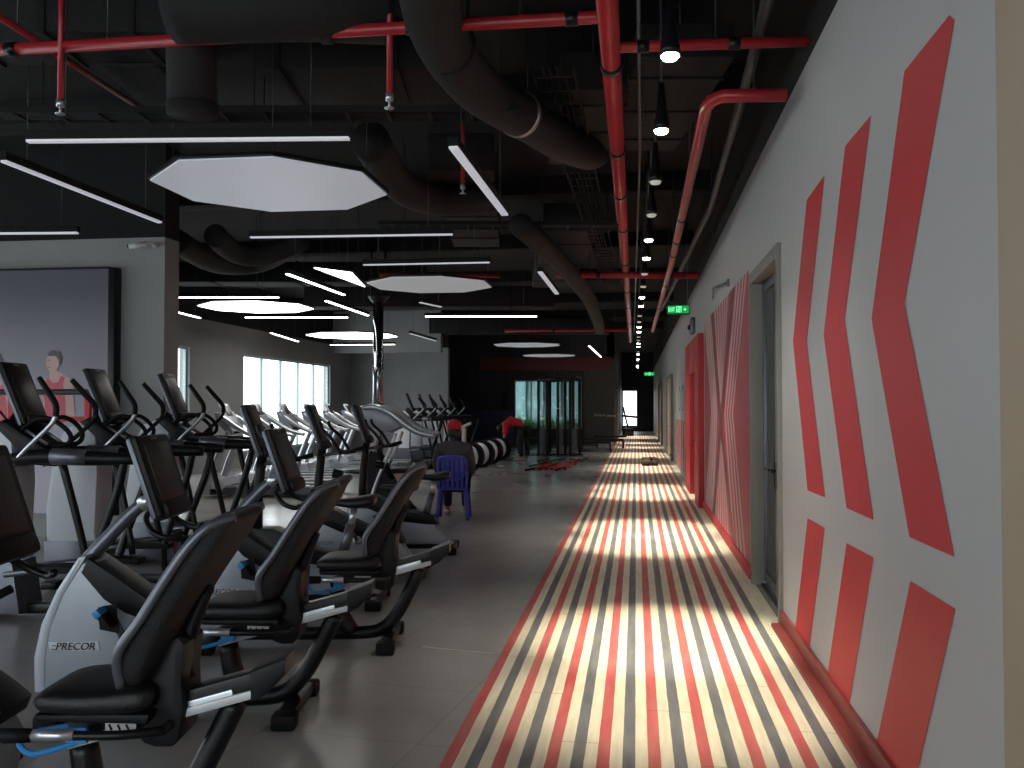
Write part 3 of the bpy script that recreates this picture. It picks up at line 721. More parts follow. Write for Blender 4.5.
# ================================================================== POSTER
pd = (YPW-.07)
px1 = atz(111, 270, 1.6+(405-270)/F*(YPW/CY+0)).x
Lp = P(113, 270, 3.2)
dpo = 10.5
t = thing('advertising_panel', 'large violet grey advertisement of two athletes on the grey wall', 'poster', (XPW-2.4, YPW-.075, 1.9))
pc = t.location
def pp(px, py):      # a point of the poster plane
    r = ray(px, py); k = (YPW-.15)/r.y
    return Vector((r.x*k, YPW-.15, H+r.z*k))
R_ = pp(108, 300).x; TOPZ = pp(60, 270).z; BOT = .3; LEFT = R_-3.6
mb = MB(); mb.box(((R_+LEFT)/2-pc.x, 0, (TOPZ+BOT)/2-pc.z), (R_-LEFT, .14, TOPZ-BOT), printm); mb.build('printed_face', t)
mb = MB(); mb.box((R_+.04-pc.x, -.0, (TOPZ+BOT)/2-pc.z), (.08, .15, TOPZ-BOT+.04), blackm, bev=.005); mb.box(((R_+LEFT)/2-pc.x, 0, TOPZ+.015-pc.z), (R_-LEFT, .15, .03), blackm, bev=.004)
mb.build('panel_frame', t)
psk = mat('printed_skin_tone', (.50, .33, .30), .5, noise=.1, nscale=6); prd = mat('printed_red_vest', (.50, .06, .10), .5, noise=.15, nscale=5); phr = mat('printed_dark_hair', (.06, .05, .06), .5, noise=.1)
def fig(name, x0, y0, s, side):
    # flat printed athlete: outline points in photograph-like units around the head centre
    def loc(u, v, off): w = pp(x0+u*s, y0+v*s); return (w.x-pc.x, w.y-pc.y-off+.004, w.z-pc.z)
    mb = MB()
    def pg(pts, m, off): mb.poly([loc(u*side, v, off) for u, v in (pts if side > 0 else pts[::-1])], m)
    pg([(3, 8), (10, 12), (17, 16), (20, 24), (21, 40), (22, 60), (-10, 60), (-9, 40), (-12, 30), (-9, 22), (-4, 17), (-3, 8)], psk, .004)
    pg([(-7, 18), (-4, 17), (0, 21), (5, 20), (8, 14), (12, 15), (10, 22), (12, 34), (13, 60), (-9, 60), (-8, 40), (-11, 30)], prd, .006)
    pg([(-6, -4), (-7, 0), (-6, 5), (-4, 9), (0, 10), (4, 7), (7, 1), (7, -6), (2, -10), (-4, -9)], psk, .007)
    pg([(-5, -6), (-4, -10), (1, -12), (7, -10), (9, -4), (8, 2), (6, 3), (6, -2), (3, -6)], phr, .009)
    pg([(-5.5, -2.2), (-2.5, -2.2), (-2.5, -1.4), (-5.5, -1.4)], phr, .009); pg([(-5.0, 5), (-2, 5), (-2, 5.8), (-5, 5.8)], prd, .009)
    o = mb.build(name, t)
    return o
fig('printed_figure', 53, 362, 1.0, 1)
fig('printed_figure', -8, 366, 1.25, 1)

# ================================================================== MACHINES
HD = math.radians(188.3)
def console(parent, top, bot, w, th=.05, dark=True):
    """tilted display head; top and bot are (x,z) of the screen's centre line"""
    dx, dzz = top[0]-bot[0], top[1]-bot[1]; L = math.hypot(dx, dzz); a = math.atan2(dx, dzz)
    rot = Euler((0, a, 0)); c = Vector(((top[0]+bot[0])/2, 0, (top[1]+bot[1])/2))
    mb = MB(); n0 = 0
    nrm = rot.to_matrix() @ Vector((-1, 0, 0)); up = rot.to_matrix() @ Vector((0, 0, 1))
    mb.box(c-nrm*0, (th, w, L), black, rot, bev=.03, seg=3)
    mb.box(c-up*(L*.5-.03), (th+.05, w*.82, .09), black, rot, bev=.03)
    h = mb.build('console', parent)
    MB().box(c-nrm*(th*.38), (th*.55, w+.022, L*.985), greym, rot, bev=.014, seg=2).build('silver_back_shell', h)
    MB().box(c+nrm*(th*.5+.001)+up*L*.04, (.006, w*.76, L*.70), screen, rot, bev=.003).build('screen', h)
    MB().box(c+nrm*(th*.5+.001)+up*L*.45, (.006, w*.2, L*.03), greym, rot, bev=.002).build('badge', h)
    mb = MB()
    for k in range(4): mb.box(c+nrm*(th*.5+.002)-up*L*.37+Vector((0, (k-1.5)*w*.16, 0)), (.008, w*.08, L*.035), greym, rot, bev=.002)
    mb.build('buttons', h)
    return h
def text(s, size, m, parent, loc, rot, name='lettering', ext=.0015, shear=0):
    cu = bpy.data.curves.new(name, 'FONT'); cu.body = s; cu.size = size; cu.extrude = ext; cu.align_x = 'CENTER'; cu.align_y = 'CENTER'; cu.shear = shear
    tmp = bpy.data.objects.new('tmp', cu); C.objects.link(tmp)
    dg = bpy.context.evaluated_depsgraph_get(); me = bpy.data.meshes.new_from_object(tmp.evaluated_get(dg)); bpy.data.objects.remove(tmp)
    me.materials.clear(); me.materials.append(m)
    o = bpy.data.objects.new(name, me); C.objects.link(o); o.parent = parent; o.location = loc; o.rotation_euler = rot
    return o
def recumbent():
    t = thing('recumbent_bike', '', 'exercise bike', (0, 0, 0), 0, 'recumbent bikes along the walkway')
    # base frame: rear leg curving into the floor beam, front leg
    mb = MB(); mb.tube([(-.20, 0, .50), (-.13, 0, .36), (-.05, 0, .21), (.05, 0, .105), (.18, 0, .075), (.5, 0, .07), (1.2, 0, .07)], .045, blackm, 10, smooth=4, flat=.8)
    mb.build('base_frame', t)
    mb = MB(); mb.tube([(.36, 0, .36), (.33, 0, .2), (.26, 0, .07)], [.05, .055, .06], blackm, 10, smooth=3); mb.build('front_leg', t)
    for x, nm in ((0.0, 'rear_stabilizer'), (1.16, 'front_stabilizer')):
        mb = MB(); mb.box((x, 0, .055), (.09, .46, .06), blackm, bev=.02); f = mb.build(nm, t)
        for s in (-1, 1): MB().box((x, s*.26, .04), (.12, .11, .08), rubber, bev=.02).build('foot_pad', f)
    # seat rail rising rearwards
    A, B_ = Vector((.40, 0, .365)), Vector((-.30, 0, .555)); d = (B_-A); L = d.length; ang = math.atan2(d.z, -d.x)
    rot = Euler((0, ang, 0)); mid = (A+B_)/2
    mb = MB(); mb.box(mid+Vector((0, 0, .035)), (L, .10, .075), blackm, rot, bev=.01); rl = mb.build('seat_rail', t)
    for s in (-1, 1):
        mb = MB(); mb.box(mid+Vector((0, s*.062, .0)), (L*.97, .022, .03), alu, rot, bev=.004); mb.box(mid+Vector((-.1, s*.055, .045)), (L*.45, .014, .035), silver, rot, bev=.003); mb.build('rail_strip', rl)
    mb = MB(); mb.prism([(-.27, .52), (-.27, .63), (-.40, .68), (-.40, .62), (-.33, .55)], -.075, .075, black, bev=.012); mb.build('rail_end_cap', rl)
    # carriage
    mb = MB(); mb.prism([(.16, .50), (.14, .43), (.10, .385), (.06, .37), (.0, .37), (-.03, .40), (-.045, .50), (-.04, .62), (-.05, .74), (-.02, .77), (.04, .74), (.09, .62), (.12, .54)], -.11, .11, black, bev=.03); mb.build('seat_carriage', t)
    # seat cushion
    mb = MB(); mb.loft([((.475, 0, .535), .10, .008), ((.46, 0, .545), .16, .03), ((.40, 0, .553), .195, .045), ((.25, 0, .553), .205, .05), ((.12, 0, .56), .205, .055), ((.06, 0, .57), .19, .045), ((.04, 0, .572), .16, .015)], leather); s_ = mb.build('seat', t)
    MB().prism([(.44, .49), (.45, .515), (.05, .515), (.06, .48)], -.18, .18, black, bev=.01).build('seat_pan', s_)
    # side handles and the lever
    mb = MB()
    for s in (-1, 1):
        mb.tube([(.0, s*.18, .46), (.12, s*.25, .47), (.3, s*.265, .475), (.46, s*.265, .475)], .016, blackm, 10, smooth=3)
        mb.tube([(.0, 0, .46), (.0, s*.18, .46)], .016, blackm, 8)
    hb = mb.build('seat_handlebar', t)
    for s in (-1, 1):
        MB().tube([(.42, s*.265, .475), (.50, s*.265, .475), (.55, s*.262, .478)], [.024, .026, .02], rubber, 12).build('grip', hb)
        MB().tube([(.27, s*.2655, .477), (.41, s*.2655, .476)], .019, silver, 12).build('pulse_sensor', hb)
    mb = MB(); mb.tube([(.37, .10, .45), (.48, .14, .44), (.52, .15, .41), (.47, .15, .37), (.37, .12, .385), (.32, .10, .40)], .010, blue, 8, smooth=4); mb.box((.33, .105, .42), (.07, .03, .06), blue, bev=.01); mb.build('blue_adjustment_lever', t)
    mb = MB(); mb.box((.17, .126, .455), (.11, .008, .045), whitep, bev=.01)
    pl_ = mb.build('label_plate', t)
    mb = MB()
    for k in range(3): mb.tube([(.14+k*.03, .131, .445), (.15+k*.03, .131, .465)], .004, blackm, 6)
    mb.build('plate_marks', pl_)
    # backrest
    Bm, Tp = Vector((.10, 0, .66)), Vector((-.21, 0, 1.17))
    mb = MB(); mb.loft([((.125, 0, .60), .12, .012), ((.12, 0, .63), .20, .05), ((.10, 0, .72), .225, .075), ((.025, 0, .85), .23, .062), ((-.06, 0, .98), .235, .054), ((-.14, 0, 1.10), .23, .055), ((-.195, 0, 1.17), .215, .045), ((-.245, 0, 1.195), .19, .012)], meshf); bk = mb.build('backrest', t)
    for s in (-1, 1):
        MB().tube([(.14, s*.20, .62), (.14, s*.232, .74), (.06, s*.238, .86), (-.02, s*.24, .99), (-.10, s*.235, 1.11), (-.17, s*.215, 1.18), (-.245, s*.17, 1.205)], .018, greym, 8, smooth=4).build('backrest_rim', bk)
    mb = MB(); mb.tube([(.0, 0, .60), (-.02, 0, .74), (-.10, 0, .93)], [.05, .035, .02], black, 10, smooth=3); mb.build('backrest_post', bk)
    mb = MB()
    for k in range(5): mb.tube([(.165-.066*k, -.13, .76+.1*k), (.168-.066*k, 0, .758+.1*k), (.165-.066*k, .13, .76+.1*k)], .007, black, 6)
    mb.build('lumbar_seams', bk)
    # front shroud
    sh = [(1.30, .13), (1.305, .30), (1.27, .47), (1.20, .63), (1.09, .79), (1.02, .80), (.93, .70), (.70, .52), (.62, .36), (.66, .14), (.8, .10), (1.2, .09)]
    mb = MB(); mb.prism(sh, -.105, .105, shroudm, bev=.03); f = mb.build('shroud', t)
    mb = MB(); mb.prism([(1.315, .13), (1.32, .31), (1.285, .48), (1.21, .65), (1.10, .82), (1.05, .83), (1.17, .63), (1.235, .46), (1.26, .30), (1.26, .13)], -.112, .112, shroudl, bev=.02); mb.build('shroud_edge', f)
    mb = MB(); mb.prism([(1.05, .815), (.92, .73), (.66, .55), (.60, .50), (.62, .45), (.70, .47), (.86, .53), (.97, .60), (1.09, .74)], -.109, .109, black, bev=.02); mb.build('shroud_top_cover', f)
    mb = MB(); mb.prism([(1.235, .345), (1.245, .39), (.99, .39), (.98, .345)], .100, .112, whites, bev=.004); bd = mb.build('badge', f)
    text('::PRECOR', .054, blackm, f, (1.118, .1145, .366), (PI/2, 0, PI), shear=.25)
    # cranks and pedals
    for s in (-1, 1):
        up = s > 0
        mb = MB(); mb.cyl((.83, s*.10, .38), (.83, s*.135, .38), .045, silver, seg=20)
        e = (.90, .53) if up else (.76, .23)
        mb.tube([(.83, s*.14, .38), (e[0], s*.15, e[1])], [.022, .016], greym, 10); cr = mb.build('crank', t)
        mb = MB(); mb.box((e[0], s*.22, e[1]), (.10, .10, .03), rubber, Euler((0, -.9, 0)), bev=.01); mb.prism([(e[0]-.05, e[1]-.08), (e[0]+.05, e[1]-.06), (e[0]+.06, e[1]+.05), (e[0]-.03, e[1]+.07)], s*.18, s*.185, rubber); mb.build('pedal', cr)
        MB().box((e[0]+.03, s*.222, e[1]+.035), (.04, .104, .035), blue, Euler((0, -.9, 0)), bev=.006).build('pedal_strap_clip', cr)
    # mast, handles, console
    mb = MB(); mb.tube([(1.20, 0, .62), (1.12, 0, .76), (.96, 0, .94), (.84, 0, 1.06), (.77, 0, 1.10)], [.042, .040, .036, .034, .034], greym, 14, smooth=4); ms = mb.build('console_mast', t)
    MB().tube([(.82, 0, 1.075), (.755, 0, 1.115)], .04, silver, 14).build('mast_collar', ms)
    mb = MB()
    for s in (-1, 1): mb.tube([(.76, 0, 1.06), (.74, s*.14, 1.02), (.68, s*.20, .96), (.60, s*.2, .93), (.55, s*.15, .95)], .016, blackm, 10, smooth=4)
    mb.build('front_handlebar', t)
    console(t, (.79, 1.44), (.65, 1.03), .42, .05)
    return t
rb = recumbent()
RB = [(-1.67, 3.16, 'nearest recumbent bike, its seat at the lower left and pale rail cut by the frame'),
      (-1.764, 4.55, 'middle recumbent bike, whose pale shroud fills the lower left'),
      (-1.638, 5.917, 'farthest recumbent bike with mesh back near the upright bikes')]
for i, (x, y, l) in enumerate(RB):
    if i == 0: rb.location = (x, y, 0); rb.rotation_euler = (0, 0, HD); rb['label'] = l
    else: dup(rb, (x, y, 0), HD, l)

def upright():
    t = thing('upright_bike', '', 'exercise bike', (0, 0, 0), 0, 'upright bikes in the middle row')
    mb = MB(); mb.box((.30, 0, .07), (1.0, .10, .08), blackm, bev=.02); mb.build('base_frame', t)
    for x, nm in ((-.20, 'rear_stabilizer'), (.80, 'front_stabilizer')):
        mb = MB(); mb.box((x, 0, .05), (.10, .50, .07), blackm, bev=.02); f = mb.build(nm, t)
        for s in (-1, 1): MB().box((x, s*.27, .04), (.13, .08, .08), rubber, bev=.02).build('foot_pad', f)
    mb = MB(); mb.prism([(.98, .10), (.99, .34), (.93, .50), (.80, .60), (.62, .60), (.30, .42), (.02, .36), (-.12, .16), (-.22, .09), (.9, .08)], -.10, .10, shroudm, bev=.03); f = mb.build('shroud', t)
    mb = MB(); mb.prism([(.95, .49), (.82, .615), (.62, .615), (.28, .445), (.0, .40), (-.06, .30), (.06, .30), (.4, .34), (.70, .47)], -.108, .108, black, bev=.02); mb.build('shroud_top_cover', f)
    text('::PRECOR', .05, greym, f, (.72, .102, .3), (PI/2, 0, PI), shear=.25)
    mb = MB(); mb.tube([(.10, 0, .36), (.05, 0, .52), (.02, 0, .64)], [.042, .04, .038], greym, 12); mb.build('seat_tube', t)
    mb = MB(); mb.tube([(.02, 0, .62), (-.005, 0, .77)], .03, silver, 12); mb.build('seat_post', t)
    mb = MB(); mb.loft([((.20, 0, .815), .012, .01), ((.17, 0, .815), .03, .025), ((.08, 0, .81), .05, .035), ((-.02, 0, .81), .10, .045), ((-.12, 0, .825), .13, .05), ((-.17, 0, .84), .12, .035), ((-.185, 0, .842), .08, .012)], leather, ex=.8); mb.build('saddle', t)
    for s in (-1, 1):
        mb = MB(); mb.cyl((.38, s*.10, .33), (.38, s*.13, .33), .04, silver, seg=18); e = (.46, .47) if s > 0 else (.30, .19)
        mb.tube([(.38, s*.14, .33), (e[0], s*.15, e[1])], .018, greym, 10); cr = mb.build('crank', t)
        MB().box((e[0], s*.21, e[1]), (.11, .10, .03), rubber, bev=.01).build('pedal', cr)
    mb = MB(); mb.tube([(.78, 0, .56), (.77, 0, .9), (.74, 0, 1.18)], [.05, .042, .04], black, 12, smooth=2); mb.build('console_mast', t)
    for s in (-1, 1):
        mb = MB(); mb.tube([(.73, 0, 1.12), (.62, s*.12, 1.14), (.48, s*.24, 1.16), (.38, s*.25, 1.18)], .016, blackm, 10, smooth=4)
        mb.tube([(.52, s*.22, 1.155), (.60, s*.24, 1.28), (.70, s*.22, 1.38), (.72, s*.2, 1.44)], .016, blackm, 10, smooth=4); hb = mb.build('handlebar', t)
        MB().tube([(.46, s*.245, 1.163), (.38, s*.25, 1.18)], .021, rubber, 10).build('grip', hb)
    mb = MB(); mb.cyl((.64, -.03, .95), (.55, -.03, .93), .045, black, r1=.04); mb.build('bottle_holder', t)
    console(t, (.86, 1.60), (.71, 1.19), .30, .05)
    return t
ub = upright()
U0, U2 = flo(354, 7.3), flo(434, 9.9)
U1 = (U0+U2)/2
UL = ['nearest upright bike, behind the farthest recumbent bike', 'second upright bike, console and mast seen against the bright floor', 'farthest upright bike in the row, nearest the blue chair']
for i, (p, l) in enumerate(zip((U0, U1, U2), UL)):
    if i == 0: ub.location = (p.x, p.y, 0); ub.rotation_euler = (0, 0, HD); ub['label'] = l
    else: dup(ub, (p.x, p.y, 0), HD, l)

def trainer():
    t = thing('cross_trainer', '', 'cross trainer', (0, 0, 0), 0, 'tall cross trainers')
    mb = MB(); mb.box((-.35, 0, .06), (1.3, .12, .08), blackm, bev=.02); mb.box((.35, 0, .05), (.14, .62, .07), blackm, bev=.02); mb.build('base_frame', t)
    mb = MB(); mb.prism([(.44, .06), (.46, .7), (.40, 1.15), (.30, 1.40), (.16, 1.45), (.02, 1.36), (.0, 1.0), (.02, .5), (-.04, .06)], -.17, .17, whites, bev=.05); f = mb.build('tower_shroud', t)
    mb = MB(); mb.prism([(.455, .04), (.465, .42), (.0, .42), (-.06, .04)], -.18, .18, greym, bev=.03); mb.build('lower_cover', f)
    mb = MB(); mb.prism([(.16, 1.455), (.08, 1.49), (-.12, 1.36), (-.30, 1.24), (-.30, 1.14), (-.06, 1.16), (-.0, 1.30)], -.20, .20, black, bev=.03); mb.build('tower_cap', f)
    for s in (-1, 1): MB().cyl((-.03, s*.12, 1.43), (-.22, s*.12, 1.30), .014, silver, seg=8).build('accessory_rail', f)
    # upper side beams
    for s in (-1, 1):
        mb = MB(); mb.tube([(.06, s*.22, 1.18), (-.25, s*.27, 1.22), (-.62, s*.28, 1.21), (-.95, s*.26, 1.20)], [.05, .055, .055, .04], black, 12, smooth=4); bm_ = mb.build('side_beam', t)
        MB().tube([(-.34, s*.275, 1.222), (-.60, s*.28, 1.216)], .062, greym, 12).build('beam_sleeve', bm_)
        # hanging pedal arm
        x0 = -.40 if s > 0 else -.55
        mb = MB(); mb.tube([(x0, s*.27, 1.2), (x0-.10, s*.25, .8), (x0-.18, s*.22, .42)], [.030, .028, .026], blackm, 10, smooth=3); ar = mb.build('pedal_arm', t)
        mb = MB(); mb.prism([(x0+.10, .36), (x0+.12, .42), (x0-.26, .40), (x0-.26, .36)], s*.12 if s > 0 else -.28, .28 if s > 0 else -.12, rubber, bev=.01); mb.build('foot_plate', ar)
        # crank linkage
        mb = MB(); mb.tube([(x0-.05, s*.2, .40), (.05, s*.19, .34)], .022, greym, 8); mb.build('link', ar)
        # curved rear leg
        mb = MB(); mb.tube([(-.86, s*.26, 1.2), (-.80, s*.25, .95), (-.66, s*.24, .55), (-.60, s*.23, .30), (-.66, s*.22, .12), (-.80, s*.2, .05), (-1.0, s*.18, .045)], .032, blackm, 10, smooth=4)
        mb.build('curved_leg', t)
        # moving handlebar: silver lower tube, black grip above
        mb = MB(); mb.tube([(.0, s*.25, 1.12), (-.16, s*.30, 1.28), (-.34, s*.32, 1.45), (-.38, s*.32, 1.52)], .018, silver if s > 0 else blackm, 10, smooth=4); hb = mb.build('moving_handlebar', t)
        MB().tube([(-.38, s*.32, 1.52), (-.375, s*.31, 1.60), (-.30, s*.28, 1.70), (-.22, s*.25, 1.80)], [.022, .023, .023, .02], rubber, 10, smooth=4).build('grip', hb)
    mb = MB(); mb.tube([(-.02, -.14, 1.40), (-.16, -.15, 1.50), (-.28, -.13, 1.48), (-.38, -.10, 1.38), (-.34, -.08, 1.30), (-.12, -.1, 1.30)], .018, rubber, 10, smooth=4)
    mb.tube([(-.02, .14, 1.40), (-.16, .15, 1.50), (-.28, .13, 1.48), (-.38, .10, 1.38), (-.34, .08, 1.30), (-.12, .1, 1.30)], .018, rubber, 10, smooth=4); mb.build('fixed_handle', t)
    mb = MB(); mb.tube([(.12, 0, 1.42), (.05, 0, 1.5)], .06, black, 12); mb.build('console_neck', t)
    console(t, (.12, 1.92), (-.07, 1.45), .36, .05)
    return t
ct = trainer()
XP = [flo(27, 6.9), flo(107, 8.05), flo(177, 9.3)]
XT = ['tall cross trainer at the left edge in front of the printed athletes', 'tall cross trainer in front of the poster edge, middle of three', 'tall cross trainer in front of the grey column, farthest of three']
for i, (p, l) in enumerate(zip(XP, XT)):
    if i == 0: ct.location = (p.x, p.y, 0); ct.rotation_euler = (0, 0, HD); ct['label'] = l
    else: dup(ct, (p.x, p.y, 0), HD, l)
FT = ['leftmost of the five far cross trainers', 'second from the left of the five far cross trainers', 'middle one of the five far cross trainers', 'fourth of the five far cross trainers, beside the dark wall edge', 'rightmost far cross trainer, directly above the seated person']
for (px, d), l in zip(((411, 25), (423, 26.1), (433, 27.2), (443.5, 28.3), (453, 29.4)), FT):
    p = flo(px, d); dup(ct, (p.x, p.y, 0), HD, l, 'far cross trainers')

def treadmill():
    t = thing('treadmill', '', 'treadmill', (0, 0, 0), 0, 'treadmills by the windows')
    mb = MB(); mb.box((-.90, 0, .12), (1.75, .80, .14), greym, bev=.03); dk = mb.build('deck', t)
    MB().box((-.98, 0, .195), (1.5, .52, .02), deckm, bev=.006).build('belt', dk)
    for s in (-1, 1): MB().box((-.98, s*.33, .20), (1.55, .12, .03), silver, bev=.008).build('side_rail', dk)
    mb = MB(); mb.prism([(.14, .04), (.16, .22), (.06, .32), (-.25, .33), (-.32, .2), (-.32, .04)], -.40, .40, whites, bev=.05); mb.build('motor_hood', t)
    for s in (-1, 1):
        mb = MB(); mb.tube([(-.02, s*.38, .2), (-.12, s*.38, .55), (-.32, s*.38, 1.05), (-.36, s*.38, 1.15)], [.06, .055, .05, .05], silver, 12, smooth=3); mb.build('upright', t)
        mb = MB(); mb.tube([(-.18, s*.36, 1.42), (-.30, s*.40, 1.36), (-.5, s*.41, 1.22), (-.72, s*.41, 1.10), (-1.0, s*.41, 1.02)], [.04, .05, .045, .04, .035], silver, 12, smooth=4); mb.build('handrail', t)
    mb = MB(); mb.prism([(-.22, 1.48), (-.10, 1.46), (-.16, 1.28), (-.36, 1.08), (-.44, 1.08), (-.42, 1.16)], -.40, .40, shroudm, bev=.03); cs = mb.build('console', t)
    rot = Euler((0, .5, 0)); MB().box((-.20, 0, 1.50), (.04, .46, .28), whites, rot, bev=.02).build('display_hood', cs)
    MB().box((-.226, 0, 1.50), (.006, .34, .2), screen, rot, bev=.003).build('screen', cs)
    mb = MB(); mb.tube([(-.42, -.3, 1.12), (-.52, -.12, 1.14), (-.52, .12, 1.14), (-.42, .3, 1.12)], .02, rubber, 10, smooth=3); mb.build('crossbar', t)
    return t
tm = treadmill()
xr = -7.35
TL = ['treadmill nearest the poster column in the window row', 'second treadmill in the window row', 'third treadmill in the window row, before the left window panes', 'fourth treadmill in the window row', 'fifth treadmill in the window row', 'farthest treadmill in the window row by the grey corner']
for i, l in enumerate(TL):
    p = (xr, 15.0+1.35*i, 0)
    if i == 0: tm.location = p; tm.rotation_euler = (0, 0, HD); tm['label'] = l
    else: dup(tm, p, HD, l)
p = flo(372, 12.6)
t = thing('stair_climber', 'large silver machine with arched handrails before the mirrored column', 'stair climber', (p.x, p.y, 0), HD)
mb = MB(); mb.box((-.25, 0, .06), (.95, .75, .10), greym, bev=.03); mb.build('base', t)
for k in range(4): MB().box((-.42+k*.12, 0, .20+k*.16), (.24, .5, .06), rubber, bev=.01).build('step', t)
for s in (-1, 1):
    MB().prism([(.12, .1), (.10, .7), (-.02, .98), (-.10, .95), (-.40, .35), (-.62, .12)], s*.28-.04, s*.28+.04, black, bev=.02).build('side_panel', t)
    mb = MB(); mb.tube([(.02, s*.37, .1), (-.12, s*.38, .55), (-.32, s*.38, 1.05), (-.38, s*.38, 1.22)], [.03, .028, .026, .025], silver, 12, smooth=3); mb.build('upright', t)
    mb = MB(); mb.tube([(.10, s*.30, 1.55), (-.10, s*.38, 1.575), (-.30, s*.41, 1.50), (-.52, s*.41, 1.33), (-.72, s*.41, 1.22), (-.92, s*.41, 1.18)], [.035, .045, .055, .05, .045, .035], silver, 12, smooth=4); mb.build('handrail', t)
mb = MB(); mb.prism([(.16, 1.56), (-.12, 1.60), (-.30, 1.50), (-.46, 1.30), (-.30, 1.22), (.04, 1.30)], -.34, .34, shroudm, bev=.05); cs = mb.build('console', t)
mb = MB(); mb.prism([(.10, 1.58), (-.10, 1.625), (-.14, 1.60), (.12, 1.55)], -.30, .30, black, bev=.01); mb.build('display_hood', cs)
mb = MB(); mb.prism([(.05, .2), (.06, 1.3), (-.12, 1.32), (-.05, .9), (-.06, .2)], -.12, .12, whites, bev=.03); mb.build('column_cover', t)
# far drum machines
def drum():
    t = thing('drum_trainer', '', 'exercise machine', (0, 0, 0), 0, 'round drum machines')
    mb = MB(); mb.tube([(0, -.11, .36), (0, .11, .36)], .33, rubber, 32); dr = mb.build('drum', t)
    MB().tube([(0, -.125, .36), (0, -.10, .36)], [.275, .285], whites, 32).build('side_cover', dr)
    MB().tube([(0, -.135, .36), (0, -.12, .36)], .06, greym, 16).build('hub', dr)
    mb = MB(); mb.box((0, 0, .03), (.1, .5, .05), blackm, bev=.01); mb.box((0, 0, .14), (.08, .2, .18), blackm, bev=.01); mb.build('stand', t)
    mb = MB(); mb.box((-.75, 0, .22), (1.1, .07, .06), blackm, bev=.01); mb.box((-1.25, 0, .1), (.06, .4, .2), blackm, bev=.01); rl = mb.build('rail', t)
    MB().box((-.9, 0, .29), (.24, .26, .06), leather, bev=.02).build('seat', rl)
    return t
dt = drum()
for i, (px, d, l) in enumerate(((471, 21.8, 'nearest round drum machine, its pale side showing beside the seated person'), (482, 23.0, 'second round drum machine in the row'), (491, 24.3, 'third round drum machine in the row'), (499.5, 25.8, 'farthest round drum machine, beside the bending person'))):
    p = flo(px, d)
    if i == 0: dt.location = p; dt.rotation_euler = (0, 0, math.radians(-22)); dt['label'] = l
    else: dup(dt, p, math.radians(-22), l)
# ================================================================== CABLE TOWER, BENCHES, BARS
p = flo(560, 28.5)
t = thing('cable_tower', 'tall black cable machine tower in front of the teal window', 'gym machine', p, math.radians(8))
posts = [(-.68, 0), (-.42, -.3), (-.30, .45), (-.08, -.25), (.18, .3), (.30, -.35), (.62, .05), (.45, .5)]
for x, y in posts: MB().box((x, y, 1.2), (.09, .09, 2.4), blackm, bev=.01).build('post', t)
mb = MB()
for a, b_ in (((-.72, 0), (.66, .05)), ((-.42, -.3), (.30, -.35)), ((-.30, .45), (.45, .5)), ((-.42, -.3), (-.30, .45)), ((.30, -.35), (.45, .5))):
    mb.tube([(*a, 2.4), (*b_, 2.42)], .075, blackm, 8)
mb.tube([(.3, -.35, 2.38), (.5, -.2, 2.52), (.68, .05, 2.42)], .045, blackm, 8, smooth=3); mb.tube([(-.72, 0, 2.38), (-.5, -.1, 2.5), (-.1, -.2, 2.42)], .045, blackm, 8, smooth=3)
mb.build('top_frame', t)
mb = MB()
for a, b_ in (((-.72, 0), (.66, .05)), ((-.42, -.3), (-.30, .45)), ((.30, -.35), (.45, .5))): mb.box(((a[0]+b_[0])/2, (a[1]+b_[1])/2, .04), (abs(b_[0]-a[0])+.1, abs(b_[1]-a[1])+.1, .06), blackm, bev=.01)
mb.build('base_frame', t)
for x, y in ((-.55, -.12), (-.02, -.1), (.42, -.1)):
    mb = MB()
    for k in range(14): mb.box((x, y, .13+k*.055), (.2, .12, .048), greym, bev=.004)
    w = mb.build('weight_stack', t); mb = MB()
    for s in (-1, 1): mb.cyl((x+s*.06, y, .06), (x+s*.06, y, 2.38), .01, silver, seg=8)
    mb.build('guide_rods', w)
mb = MB(); mb.tube([(-.1, -.4, 2.3), (-.1, -.42, 1.5)], .006, wire, 6); mb.tube([(-.3, -.42, 1.46), (-.1, -.42, 1.5), (.1, -.42, 1.46)], .014, silver, 8); mb.build('pull_bar', t)
mb = MB(); mb.ball((-.25, 0, 2.66), .07, blackm, (1, 1, 1.8)); mb.cyl((-.25, 0, 2.42), (-.25, 0, 2.6), .03, blackm); mb.build('top_pulley', t)
def bench(p, rz, label, back=True):
    t = thing('workout_bench', label, 'bench', p, rz, 'black workout benches')
    MB().box((0, 0, .43), (1.2, .28, .07), leather, bev=.03).build('pad', t)
    mb = MB(); mb.box((0, 0, .3), (1.0, .07, .07), blackm, bev=.01)
    for s in (-1, 1): mb.box((s*.48, 0, .16), (.06, .06, .3), blackm, bev=.01); mb.box((s*.48, 0, .03), (.07, .5, .05), blackm, bev=.01)
    mb.build('frame', t)
bench(flo(596, 31), .15, 'black workout bench right of the cable tower'); bench(flo(610, 33.5), .1, 'black workout bench closest to the brown back panel'); bench(flo(532, 31.5), .1, 'black workout bench left of the cable tower')
